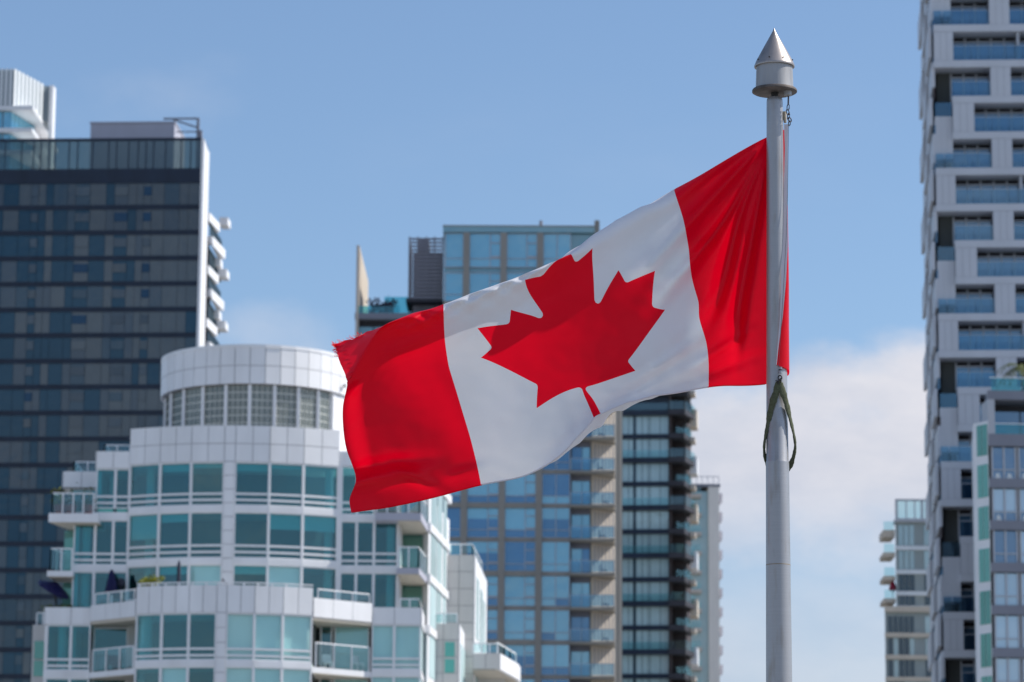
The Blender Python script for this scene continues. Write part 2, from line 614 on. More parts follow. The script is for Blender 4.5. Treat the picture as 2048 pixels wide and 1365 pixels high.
class Bld:
    """a building's own frame: x along the facade, y away from the street, z up; surveyed from two image points of one level line"""

    def __init__(s, name, label, p1, p2, Y, yaw=None, cat='building'):
        P1 = at(*p1, Y)
        if yaw is None:
            r2 = ray(*p2)
            P2 = CAM + r2 * ((P1.z - CAM.z) / r2.z)
            yaw = math.atan2(P2.y - P1.y, P2.x - P1.x)
        s.yaw = yaw
        s.O = Vector((P1.x, P1.y, 0))
        s.u = Vector((math.cos(yaw), math.sin(yaw), 0))
        s.n = Vector((-math.sin(yaw), math.cos(yaw), 0))
        s.o = empty(name, s.O, label, cat, yaw)

    def P(s, px, py, b=0.0):
        r = ray(px, py)
        t = (b + (s.O - CAM).dot(s.n)) / r.dot(s.n)
        X = CAM + r * t
        return (X - s.O).dot(s.u), X.z

    def X(s, px, py, b=0.0):
        return s.P(px, py, b)[0]

    def Z(s, px, py, b=0.0):
        return s.P(px, py, b)[1]

    def world(s, x, y, z):
        return s.O + s.u * x + s.n * y + Vector((0, 0, z))


# ------------------------------------------------------------------ ground
g = MB().quad((-9000, -9000, 0), (9000, -9000, 0), (9000, 12000, 0), (-9000, 12000, 0)).build('ground', M['ground'])
g['kind'] = 'structure'
g['label'] = 'grey city ground far below the towers'

# ------------------------------------------------------------------ dark glass tower on the left
rnd = random.Random(11)
B = Bld('dark_glass_tower', 'dark glass tower with navy floor bands and a white right edge, left of the flag', (0, 279), (402, 276), 390)
xL, xR = B.X(-140, 600), B.X(403.5, 300)
ztop = B.Z(200, 277)
zb0, zb17 = B.Z(200, 415), B.Z(200, 1300)
fp_ = (zb0 - zb17) / 17
depth_ = 26
xRb = xR - .125 * depth_
MB().prism([(xL, .25), (xR - .05, .25), (xRb, depth_), (xL, depth_)], 0, B.Z(200, 352)).build('core_wall', M['navy'], B.o)
# crown: a see-through glass screen around the roof, over a deep dark fascia
zc0, zc1 = B.Z(200, 338), B.Z(200, 367)
MB().box(xL, xR, -.02, .4, zc1, zc0).build('roof_fascia', M['navy'], B.o)
cols = [-140, -110, -72, -40, 7, 38, 62, 77, 92, 107, 135, 151, 180, 212, 229, 256, 273, 287, 303, 328, 359, 377, 403.5]
scols = [-140, -100, -60, -20, 10, 43, 67, 81, 98, 110, 138, 155, 185, 217, 233, 257, 276, 292, 307, 331, 362, 381, 403.5]
cw = [B.X(c, 400) for c in cols]
sw = [B.X(c, 310) for c in scols]
sw[-1] = cw[-1] = xR
scr = MB()
for a, b in zip(sw[:-1], sw[1:]):
    scr.box(a + .04, b - .04, .08, .12, zc0, ztop - .35)
scr.build('roof_screen', M['g_crown'], B.o)
mu = MB()
for a in sw:
    mu.box(a - .06, a + .06, .0, .2, zc0, ztop - .3)
mu.box(xL, xR, -.03, .24, ztop - .32, ztop)
mu.build('screen_frame', M['navy'], B.o)
# storeys
sash_cols = {6: 0, 11: 1, 14: 2, 17: 3}
for k_ in range(-1, 23):
    zlo = zb0 - fp_ * k_ + .27
    zhi = zb0 - fp_ * (k_ - 1) - .27
    if k_ == -1:
        continue
    if k_ == 0:
        zhi = zc1 - .02
    st = MB()
    for j, (a, b) in enumerate(zip(cw[:-1], cw[1:])):
        xm = (a + b) / 2
        t_ = (xm - xL) / (xR - xL)
        p = rnd.random()
        base = 3 if p < .75 - .72 * t_ else (2 if rnd.random() < t_ * .85 else (1 if rnd.random() < .75 else 0))
        if j in (5, 9) and rnd.random() < .5:
            base = 3
        if k_ > 6 and rnd.random() < .30:
            base = rnd.choice([0, 3, 1])
        d_ = .10 + rnd.random() * .004
        st.quad((a + .02, d_, zlo), (b - .02, d_, zlo), (b - .02, d_, zhi), (a + .02, d_, zhi), mi=base)
    fo = st.build('window_band', M['g_dark'], B.o)
    sp = MB().box(xL, xR, .0, .24, zlo - .54, zlo)
    sp.box(xL, xR, -.03, -.002, zlo - .20, zlo - .14)
    sp.build('floor_band', M['navy'], B.o)
    for j in sash_cols:
        a, b = cw[j], cw[j + 1]
        h = zhi - zlo
        z1, z0 = zhi - .16 * h, zhi - .56 * h
        op = rnd.random() < .16
        so_ = MB()
        so_.box(a + .03, b - .03, .03, .09, z0, z1)
        so_.build('sash', M['g_open'] if op else M['g_dark'][rnd.choice([0, 1, 1, 2])], fo)
# white right edge wall with the balconies behind it
xf = B.X(418, 300)
xe = B.X(409, 300)
MB().prism([(xR, -.4), (xe, -.4), (B.X(418, 300, 6), 6), (xR, 6)], 0, B.Z(410, 279)).build('edge_wall', M['panel'], B.o)
MB().prism([(xR - 1, 6.01), (B.X(416, 500, 6), 6.01), (B.X(424, 500, 20), 20), (xR - 3, 20)], 0, B.Z(415, 480, 6)).build('balcony_back_wall', M['darkwall'], B.o)
zA = B.Z(415, 425, 6)
sl_h = (zA - B.Z(415, 530, 6)) / 2
sd_w = B.X(417, 480, 6.1)
for k_ in range(0, 11):
    z = zA - k_ * sl_h
    if k_ % 2 == 0:
        poly = [(sd_w - .3, 6.1), (sd_w + .05, 6.1), (B.X(440, 452, 12), 12), (B.X(440, 452, 12) - .9, 12.6)]
        MB().prism(poly, z - 1.0, z).build('balcony', M['panel'], B.o)
        xc_ = B.X(453, 550, 13)
        MB().box(xc_ - 1.0, xc_, 13, 15.5, z + .15, z + 1.05).build('balcony', M['panel'], B.o)
    else:
        poly = [(B.X(424, 470, 7), 7), (B.X(427, 470, 7), 7), (B.X(451, 497, 14), 14), (B.X(451, 497, 14) - .9, 14.5)]
        MB().prism(poly, z - .65, z + .4).build('balcony', M['panel'], B.o)
        MB().box(sd_w - .3, B.X(426, 470, 6.6), 6.6, 7.6, z - .45, z + .4).build('balcony', M['panel'], B.o)
        xc_ = B.X(441, 510, 12)
        MB().box(xc_ - 1.1, xc_, 12, 14, z - 1.9, z - 1.0).build('balcony', M['panel'], B.o)
    gl = MB().prism([(sd_w, 7), (B.X(430, 480, 12), 12), (B.X(436, 480, 17), 17), (sd_w, 17)], z - sl_h + .3, z - .9)
    gl.build('balcony_glazing', M['g_dark'][0], B.o)
# rooftop plant room and window cleaning davit
xa, xb = B.X(181, 262, 7), B.X(349, 262, 7)
pr = MB().box(xa, xb, 7, 15, B.Z(200, 352), B.Z(260, 247, 7)).build('plant_room', M['mech'], B.o)
MB().box(xa - .1, xb + .1, 6.9, 15.1, B.Z(260, 247, 7), B.Z(260, 247, 7) + .18).build('roof', M['mech'], pr)
dv = MB()
dx_, dz = B.X(396, 260, 4), B.Z(396, 237, 4)
dv.box(dx_ - .15, dx_ + .15, 3.85, 4.15, B.Z(396, 352, 4), dz)
dv.box(B.X(327, 237, 4), dx_, 3.9, 4.1, dz - .12, dz + .06)
dv.tube([(B.X(345, 238, 4), 4, dz - .1), (dx_, 4, B.Z(396, 256, 4))], .10, 6)
dv.tube([(B.X(352, 265, 4), 4, B.Z(352, 264, 4)), (dx_, 4, B.Z(396, 264, 4))], .08, 6)
dv.prism([(dx_ - .1, 3.7), (dx_ + .5, 3.7), (dx_ + .5, 4.3), (dx_ - .1, 4.3)], B.Z(396, 352, 4), B.Z(396, 262, 4))
dv.build('roof_davit', M['louvre'], B.o)
MB().prism([(xL - 1, .3), (xR, .3), (xRb, depth_), (xL - 1, depth_)], B.Z(200, 353), B.Z(200, 351)).build('roof', M['darkwall'], B.o)

# ------------------------------------------------------------------ white ribbed tower behind it
B = Bld('white_ribbed_tower', 'white tower with a ribbed metal crown rising behind the dark tower, topmost left', (-60, 140.6), (27, 140), 460)
z1, z0 = B.Z(20, 140), B.Z(20, 212)
xk = B.X(28.5, 150)


def far_pt(B, px, py, z):
    """plan point, in B's frame, where the sight line through a pixel reaches height z"""
    r = ray(px, py)
    X = CAM + r * ((z - CAM.z) / r.z)
    d = X - B.O
    return d.dot(B.u), d.dot(B.n)


e1 = far_pt(B, 89, 172, z1)
xl0 = B.X(-90, 150)
plan = [(xl0, 0), (xk, 0), e1, (e1[0] + .7, e1[1] + .3), (e1[0] - 1.2, e1[1] + 14), (xl0, 26)]
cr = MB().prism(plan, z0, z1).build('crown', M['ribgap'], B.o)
rb = MB()
for a, b, n_ in (((xl0, 0), (xk, 0), 13), ((xk, 0), e1, 8)):
    for i in range(n_):
        t0, t1 = i / n_, (i + .56) / n_
        p, q = [(a[0] + (b[0] - a[0]) * t_, a[1] + (b[1] - a[1]) * t_) for t_ in (t0, t1)]
        rb.wall(p, q, .12, z0 + .05, z1 + .15, out=.06)
rb.build('ribs', M['ribs'], cr)
e2 = (e1[0] + .95, e1[1] - .2)
MB().box(B.X(98.5, 200, e2[1]), B.X(106, 200, e2[1]), e2[1], e2[1] + 2, 0, B.Z(104, 171, e2[1])).build('corner_fin', M['panel'], B.o)
# storeys below
zf = z0
pitch = 3.1
inner_plan = [(xl0, .8), (xk - .4, .8), (e1[0] - 1.2, e1[1] + .4), (e1[0] - 2.2, 24), (xl0, 24)]
mid = ((xk + e1[0]) / 2 + .3, e1[1] * .42)
xm_ = B.X(66, 222)
slab_plan = [(xl0, -.1), (xm_, -.1), (e1[0], e1[1]), (e1[0] - .8, 24), (xl0, 24)]
for k_ in range(0, 30):
    z = z0 - k_ * pitch
    MB().prism(slab_plan, z - .55, z - .02).build('floor_slab', M['panel'], B.o)
    st = MB()
    pp = inner_plan
    for a, b, n_ in ((pp[0], pp[1], 7), (pp[1], pp[2], 6)):
        for i in range(n_):
            p, q = [(a[0] + (b[0] - a[0]) * t_, a[1] + (b[1] - a[1]) * t_) for t_ in (i / n_ + .01, (i + .9) / n_)]
            st.wall(p, q, .2, z - pitch + .02, z - .6, mi=0)
    st.build('window_band', M['g_blue'], B.o)
MB().prism([(x, y + .5) for x, y in inner_plan], 0, z0 - .6).build('core_wall', M['panel'], B.o)

# ------------------------------------------------------------------ beige and blue tower behind the flag
rnd = random.Random(5)
B = Bld('beige_pilaster_tower', 'blue glass apartment tower with beige pilasters and corner balconies, behind the flag', (888, 453.7), (1185, 455), 318)
xa, xb = B.X(888, 500), B.X(1140, 1000)
ztop = B.Z(1000, 454)
zA, zB = B.Z(1000, 542), B.Z(1000, 1284.5)
fh = (zA - zB) / 11
pil = [B.X(933, 500), B.X(1007.5, 500), B.X(1080, 600)]
pw = .27
xback = 22
xtr = B.X(1187, 470)
MB().box(xa, xb, .35, xback, 0, ztop - .6).build('wall', M['teal' if False else 'g_teal_sp'], B.o)
MB().box(xb, xtr, .35, xback, B.Z(1000, 700), ztop - .6).build('upper_wall', M['g_teal_sp'], B.o)
MB().box(xa - .1, xtr + .1, -.1, xback, ztop - .55, ztop).build('roof_cap', M['g_teal_sp'], B.o)
MB().box(xa - .14, xtr + .14, -.14, xback, ztop - .001 + .002, ztop + .12).build('roof', M['beige'], B.o)
MB().tube([(B.X(1082, 455, 4), 4, ztop), (B.X(1082, 442, 4), 4, B.Z(1082, 442, 4))], .15, 8).build('vent_pipe', M['louvre'], B.o)
for p in pil:
    MB().box(p - pw, p + pw, -.18, .33, 0, ztop - .58).build('pilaster', M['beige'], B.o)
bays = [(xa + .1, pil[0] - pw), (pil[0] + pw, pil[1] - pw), (pil[1] + pw, pil[2] - pw), (pil[2] + pw, xb)]
for k_ in range(0, 15):
    zc = zA - k_ * fh                      # floor line at the top of this storey
    thick = (k_ % 2 == 1)
    up = zc + (fh if k_ else 0)
    zlo = zc - fh + .17
    zhi = zc - .17
    if k_ == 0:
        zlo2, zhi2 = zc + .35, ztop - .6
    for bi, (a, b) in enumerate(bays):
        rows = [(zlo, zhi)]
        if k_ == 0:
            rows.append((zlo2, zhi2))
        for (q0, q1) in rows:
            wm = MB()
            h = q1 - q0
            w_ = b - a
            mode = rnd.random()
            dark_from = 1.0 if mode < .45 else (.27 if mode < .65 else (.5 if mode < .8 else (.0 if mode < .9 else .16)))
            if k_ < 2:
                dark_from = 1.0
            split = .34 if bi in (1, 2) else .5
            if bi == 0:
                split = .45
            xs = [a + .03, b - w_ * split, b - .03]
            if bi == 0:
                xs = [a + .03, b - .03]
            zs = [q0 + .02, q0 + h * .26, q1 - .02]
            for i in range(len(xs) - 1):
                for j in range(2):
                    y = .20 + .004 * rnd.random()
                    dark = (j == 0 and dark_from < .9 and rnd.random() < .8)
                    wm.quad((xs[i] + .04, y, zs[j] + .03), (xs[i + 1] - .04, y, zs[j] + .03), (xs[i + 1] - .04, y, zs[j + 1] - .03), (xs[i] + .04, y, zs[j + 1] - .03), mi=1 if dark else 0)
                    if j == 1 and dark_from in (.5, .0):
                        zz = q0 + h * (.27 if dark_from == .5 else .27)
                        z2 = q0 + h * (.62 if dark_from == .5 else .99)
                        wm.quad((xs[i] + .04, y - .02, zz), (xs[i + 1] - .04, y - .02, zz), (xs[i + 1] - .04, y - .02, z2), (xs[i] + .04, y - .02, z2), mi=1)
            wo = wm.build('window', [M['g_blue'], M['g_deep']], B.o)
            fr = MB()
            for x in xs:
                fr.box(x - .04, x + .04, .12, .3, q0, q1)
            for z in zs:
                fr.box(a, b, .14, .3, z - .035, z + .035)
            if bi in (1, 2):
                fr.box(xs[1], xs[2], .13, .3, q1 - h * .30, q1 - h * .27)
                fr.box(xs[1] + .1, xs[2], .10, .17, q0 + h * .26, q0 + h * .33)
            fr.build('frame', M['greyframe'], wo)
    bm_ = MB()
    if thick:
        bm_.box(xa, pil[2], -.08, .34, zc - .24, zc + .24)
        bm_.box(pil[2], xb, .05, .34, zc - .13, zc + .13)
    else:
        bm_.box(xa, xb, .08, .34, zc - .13, zc + .13)
    if k_ > 0:
        bm_.build('floor_beam', M['beige'], B.o)
    # corner balconies
    if k_ >= 3:
        x0, x1 = xb + .02, B.X(1229, 1000)
        xg = B.X(1187, 1000)
        z = zc + .05
        bl = MB().prism([(x0, -.5), (x1, -.5), (x1, 3.4), (x0, 3.0)], z - .22, z).build('balcony', M['beige'], B.o)
        rl = MB()
        rl.box(x0 + .05, x1 - .05, -.46, -.44, z + .08, z + 1.1)
        rl.build('balcony_rail', M['g_railb'], bl)
        rp = MB()
        rp.box(x0, x1, -.48, -.42, z + 1.1, z + 1.15)
        for t_ in np.linspace(x0 + .03, x1 - .03, 5):
            rp.box(t_ - .02, t_ + .02, -.50, -.47, z, z + 1.1)
        rp.build('rail_post', M['greyframe'], bl)
        dw = MB()
        for (p, q) in ((x0 + .15, (x0 + xg) / 2), ((x0 + xg) / 2 + .05, xg - .35)):
            dw.quad((p, .9, z), (q, .9, z), (q, .9, z + 2.35), (p, .9, z + 2.35), mi=rnd.choice([0, 0, 1]))
        dwo = dw.build('balcony_door', [M['g_blue'], M['g_deep']], B.o)
        # chamfered slatted wall that catches the sun
        slt = MB()
        A_pt, B_pt = (xg - .1, .8), (x1 + .3, 3.0)
        slt.wall(A_pt, B_pt, .2, z, z + fh - .25)
        slt.build('slatted_wall', M['cream'], B.o)
        gp = MB()
        for i in range(7):
            t0, t1 = (i + .62) / 7, (i + .92) / 7
            p, q = [(A_pt[0] + (B_pt[0] - A_pt[0]) * t_, A_pt[1] + (B_pt[1] - A_pt[1]) * t_) for t_ in (t0, t1)]
            gp.wall(p, q, .05, z + .2, z + fh - .4, out=.03)
        gp.build('slat_gap', M['louvre'], B.o)
        fm = rnd.random()
        if fm < .75:
            ch = MB()
            cx_ = xg + .25 + rnd.random() * .5
            ch.box(cx_, cx_ + .6, .1, .7, z + .30, z + .40)
            ch.box(cx_, cx_ + .08, .1, .7, z + .40, z + .85)
            for (p, q) in ((0, .1), (.54, .1), (0, .64), (.54, .64)):
                ch.box(cx_ + p, cx_ + p + .06, q, q + .06, z, z + .30)
            wloc = B.world(cx_ + .3, .4, z)
            lo_ = Vector((cx_ + .3, .4, z))
            ch.v = [tuple(Vector(v_) - lo_) for v_ in ch.v]
            co_ = ch.build('patio_chair', M['furn'], None, loc=wloc)
            co_.rotation_euler = (0, 0, B.yaw)
            ordn = k_ - 3
            names = ['first', 'second', 'third', 'fourth', 'fifth', 'sixth', 'seventh', 'eighth', 'ninth', 'tenth', 'eleventh', 'twelfth']
            tag(co_, 'dark balcony chair on the beige tower, %s corner balcony from the top' % names[ordn], 'chair', 'chairs on the corner balconies of the beige tower')
MB().box(xb, B.X(1187, 1000) - .3, 1.0, xback, 0, B.Z(1000, 700)).build('balcony_back_wall', M['louvre'], B.o)
MB().box(B.X(1187, 1000) - .3, B.X(1236, 1000), 3.25, xback, 0, B.Z(1000, 700)).build('rear_wall', M['beige'], B.o)
xq0, xq1 = B.X(1229.5, 1000), B.X(1244, 1000)
wq = xq1 - xq0
fin = MB()
fin.box(xq0, xq0 + wq * .40, -.95, -.56, 0, B.Z(1190, 446))
fin.box(xq0 + wq * .52, xq1, -.90, -.5, 0, B.Z(1190, 446))
fin.build('corner_fin', M['cream'], B.o)
MB().box(xq0 + wq * .38, xq0 + wq * .54, -.75, -.5, 0, B.Z(1190, 460)).build('fin_recess', M['beige'], B.o)
fs = MB()
fs.box(B.X(1189, 450), B.X(1199, 450), 0, .6, B.Z(1190, 700), B.Z(1190, 441))
fs.box(B.X(1192, 450), B.X(1199, 450), .6, 9, B.Z(1190, 700), B.Z(1190, 441))
fs.build('roof_fin', M['beige'], B.o)
# lower left wing with roof terrace, louvred plant screen and tall fin
xw = B.X(712, 640)
zt = B.Z(800, 640)
MB().box(xw, xa - .02, .6, xback, 0, zt).build('wing_wall', M['darkwall'], B.o)
MB().box(xw - .1, xa - .02, -.4, xback - 1, zt, zt + .55).build('roof', M['slate'], B.o)
for i in range(0, 8):
    z1 = zt - .15 - i * fh
    wm = MB()
    for j in range(5):
        p, q = xw + (xa - xw) * j / 5, xw + (xa - xw) * (j + .95) / 5
        wm.quad((p + .05, .5, z1 - 2.3), (q, .5, z1 - 2.3), (q, .5, z1 - .45), (p + .05, .5, z1 - .45))
    wm.build('wing_window', M['g_teal_sp'], B.o)
    MB().box(xw, xa - .02, .0, .58, z1 - fh, z1 - fh + .45).build('floor_band', M['slate'], B.o)
MB().box(xw, B.X(800, 620), -.38, -.34, zt + .56, B.Z(760, 614)).build('terrace_rail', M['g_teal'], B.o)
MB().box(B.X(765, 620), B.X(820, 620), 3.0, 3.05, zt + .56, B.Z(790, 594, 3)).build('terrace_rail', M['g_teal'], B.o)
MB().box(xw - .02, xw + .24, -.42, 15, 0, B.Z(715, 493)).build('tall_fin', M['tan'], B.o)
MB().box(xw + .22, xw + .30, .5, 14.5, zt + .3, B.Z(715, 500)).build('fin_cladding', M['cream'], B.o)
xs0, xs1 = B.X(817, 520, 1), B.X(887, 520, 1)
zs0, zs1 = B.Z(850, 597, 1), B.Z(850, 473, 1)
lv = MB()
nsl = 17
for i in range(nsl):
    z = zs0 + (zs1 - zs0) * i / nsl
    lv.box(xs0, xs1, 1.0, 1.12, z, z + (zs1 - zs0) / nsl * .55)
    lv.box(xs0, xs0 + .1, 1.12, 7, z, z + (zs1 - zs0) / nsl * .55)
for x in np.linspace(xs0, xs1 - .12, 5):
    lv.box(x, x + .12, 1.13, 1.3, zs0, zs1)
so_ = lv.build('louvre_screen', M['louvre'], B.o)
eq = MB()
zm = zs0 + (zs1 - zs0) * .80
eq.box(xs0 + .4, xs1 - .2, 2.5, 7, zt, zm)
eq.box(B.X(836, 500, 2.5), B.X(858, 500, 2.5), 2.4, 6, zm, B.Z(840, 478, 2.5))
eq.build('plant_unit', M['louvre'], B.o)
MB().box(xs0 - .2, xs1, .9, 8, zs0 - .35, zs0 - .02).build('screen_base', M['darkwall'], B.o)


def shrub(name, label, loc, rx, ry, rz, n, mat, seed, size, trunk=True, group=None, stem=None):
    r_ = random.Random(seed)
    o = empty(name, loc, label, 'plant', 0, group)
    lf_ = MB()
    cl = [Vector((r_.uniform(-.7, .7) * rx, r_.uniform(-.7, .7) * ry, rz * r_.uniform(.55, 1.5))) for _ in range(7)]
    for i in range(n):
        c = r_.choice(cl)
        p = c + Vector((r_.gauss(0, .3) * rx, r_.gauss(0, .3) * ry, r_.gauss(0, .26) * rz))
        a = Vector((r_.uniform(-1, 1), r_.uniform(-1, 1), r_.uniform(-.4, 1))).normalized() * size * r_.uniform(.6, 1.4)
        b = a.cross(Vector((r_.uniform(-1, 1), r_.uniform(-1, 1), r_.uniform(-1, 1)))).normalized() * size * .45
        lf_.quad(p - a * .5, p + b, p + a * .7, p - b)
    lf_.build('foliage', mat, o)
    st = MB()
    for c in cl:
        st.tube([(0, 0, 0), (c.x * .5, c.y * .5, c.z * .5), tuple(c)], [.05, .035, .015], 6)
    st.build('stem', M['bark'], o)
    return o


p = B.world(B.X(762, 600, 2), 2, zt + .55)
shrub('terrace_plant', 'purple leafy shrub on the roof terrace of the beige tower', p, 1.0, .6, 1.0, 260, M['pleaf'], 3, .26)
p = B.world(B.X(779, 604, 2.4), 2.4, zt + .55)
shrub('terrace_plant', 'upright purple shrub beside the terrace rail, nearest the louvred screen', p, .55, .5, 1.15, 160, M['pleaf'], 4, .26)

# ------------------------------------------------------------------ dark banded tower right of it
rnd = random.Random(9)
B = Bld('banded_dark_tower', 'pale glass tower with navy bands and zigzag dark balconies, right of the beige tower', (1245, 969), (1337, 968.3), 423)
xa, xb = B.X(1205, 969), B.X(1338, 969)
xc = B.X(1377, 900)
zA, zB = B.Z(1290, 826), B.Z(1290, 1063.5)
fh = (zA - zB) / 5
ztop = B.Z(1350, 786)
MB().box(xa, xb, .5, 18, 0, ztop).build('core_wall', M['navy'], B.o)
MB().box(xb, xc - .5, 2.2, 18, 0, ztop - .3).build('balcony_back_wall', M['brown'], B.o)
MB().box(xa, xc, -.1, 18, ztop - .35, ztop + .1).build('roof', M['darkwall'], B.o)
dvs = [1205, 1222, 1244, 1257, 1266, 1271.5, 1284, 1296, 1300, 1320, 1337]
dx_ = [B.X(c, 969) for c in dvs]
for k_ in range(-1, 14):
    z = zA - k_ * fh
    odd = k_ % 2 == 0
    th_ = .36 if odd else .28
    zlo, zhi = z - fh + .28, z - th_
    st = MB()
    for i in range(len(dx_) - 1):
        y = .4 + .004 * rnd.random()
        st.quad((dx_[i] + .035, y, zlo), (dx_[i + 1] - .035, y, zlo), (dx_[i + 1] - .035, y, zhi), (dx_[i] + .035, y, zhi), mi=1 if i in (4,) else 0)
    if k_ >= 0:
        st.build('window_band', [M['g_pale'], M['g_dark'][0]], B.o)
    fo = MB().box(xa, xb, -.5 if odd else .0, .45, z - th_, z + (.25 if odd else .28)).build('floor_band', M['navy'], B.o)
    if odd:
        MB().box(xa, xb - .1, -.47, -.44, z + .26, z + 1.15).build('balcony_rail', M['g_rail'], fo)
    sh = .5 if odd else 0
    plan = [(xb, -1.1), (xc - .45 + sh * .2, -1.1), (xc + (.6 if odd else .15), 3.2), (xc + (.6 if odd else .15), 5.5), (xb, 5.5)]
    bo = MB().prism(plan, z - .4, z + .22).build('balcony', M['darkwall'], B.o)
    MB().prism([(xb, -.2), (xb + .3, -.2), (xb + .3, 2.2), (xb, 2.2)], z - fh + .2, z - .4).build('balcony_side_wall', M['brown'], B.o)
    rl = MB()
    if odd:
        rl.box(xb + .1, xc - .5, -1.06, -1.03, z + .23, z + 1.25)
    else:
        rl.wall((xb + .9, .2), (xc + .1, 2.2), .05, z + .23, z + 1.2)
    rl.wall((xc - .4 + sh * .2, -1.0), (xc + (.6 if odd else .15), 3.2), .05, z + .23, z + 1.3)
    rl.wall((xc + (.6 if odd else .15), 3.2), (xc + (.6 if odd else .15), 5.5), .05, z + .23, z + 1.3)
    rl.build('balcony_rail', M['g_rail'], bo)
    if not odd:
        sc = MB().box(xb + 1.0, xc + .2, 2.3, 2.4, z + .9, z + 1.5)
        sc.box(xc + .1, xc + .7, 2.0, 5.0, z - .3, z + .2)
        sc.build('balcony_screen', M['tan'], B.o)
    if odd:
        MB().prism([(xc + .05, 3.0), (xc + .9, 3.0), (xc + .9, 6.5), (xc + .05, 6.5)], z - 1.2, z + .9).build('side_balcony', M['cream' if k_ % 4 == 0 else 'panel'], B.o)

# ------------------------------------------------------------------ far tan tower
B = Bld('tan_column_tower', 'distant slim tower with a tan corner column, right of the banded tower', (1388, 978), (1430, 978.6), 520)
xa, xm, xb = B.X(1360, 1000), B.X(1417, 1000), B.X(1438, 1000)
ztop = B.Z(1410, 975)
MB().box(xa, xm, .9, 16, 0, ztop - .5).build('wall', M['g_pale'], B.o)
MB().box(xm, xb, 0, 16, 0, ztop + .1).build('corner_column', M['sunlit_tan'], B.o)
MB().box(xa, xb + .2, -.1, 16, ztop + .12, ztop + .5).build('roof', M['slate'], B.o)
rr_ = MB()
for t_ in np.linspace(xa, xb, 8):
    rr_.box(t_ - .04, t_ + .04, .1, .2, ztop + .5, ztop + 1.7)
rr_.box(xa, xb, .1, .2, ztop + 1.62, ztop + 1.72)
rr_.build('roof_rail', M['greyframe'], B.o)
fh = (B.Z(1400, 1066 + 180 / 4.55) - B.Z(1400, 1065 + 1060 / 4.55)) / 5
z0 = B.Z(1400, 1065 + 180 / 4.55) + 4 * fh
for k_ in range(0, 15):
    z = z0 - k_ * fh
    if z > ztop:
        continue
    bo = MB().box(xa, xm - 1.1, -.6, 1.0, z - .45, z + .1).build('balcony', M['tan'], B.o)
    MB().box(xa, xm - 1.2, -.56, -.52, z + .1, z + 1.1).build('balcony_rail', M['g_rail'], bo)
    b2 = MB().box(xb, xb + .9, 4, 8, z - .4, z + .1)
    b2.box(xb + .5, xb + .9, 4, 7, z + .1, z + .9)
    b2.build('side_balcony', M['mech'], B.o)

# ------------------------------------------------------------------ pale tower of offset boxes on the right
rnd = random.Random(21)
B = Bld('offset_box_tower', 'tall pale grey tower of offset boxes with deep blue recesses, far right', (1870, 119.7), (2047, 118), 270)
z127, z1308 = B.Z(1960, 127.5), B.Z(1960, 1308)
fh = (z127 - z1308) / 16
tilt = 0.0
x0 = B.X(1868, 127)
X = lambda px, py=127: B.X(px, py)
xr = X(2190)
c0, c1, c2 = X(1907) - x0, X(1980) - x0, X(2021) - x0
cB, cC = X(1948, 240) - X(1869, 240), X(1905, 240) - X(1869, 240)
RD = 2.0                                  # depth of the balconies
per = c2 - c1 + (X(2021) - X(1908)) * 1.0
xbk = (B.X(1846, 127, 20), 20.0)
ztop = z127 + 4.2 * fh
nmin, nmax = -4, 19
MB().prism([(x0 + .15, RD + .1), (xr, RD + .1), (xr, 24), (xbk[0] + .3, 22)], 0, ztop).build('core_wall', M['darkwall'], B.o)


def lean(z):
    return x0


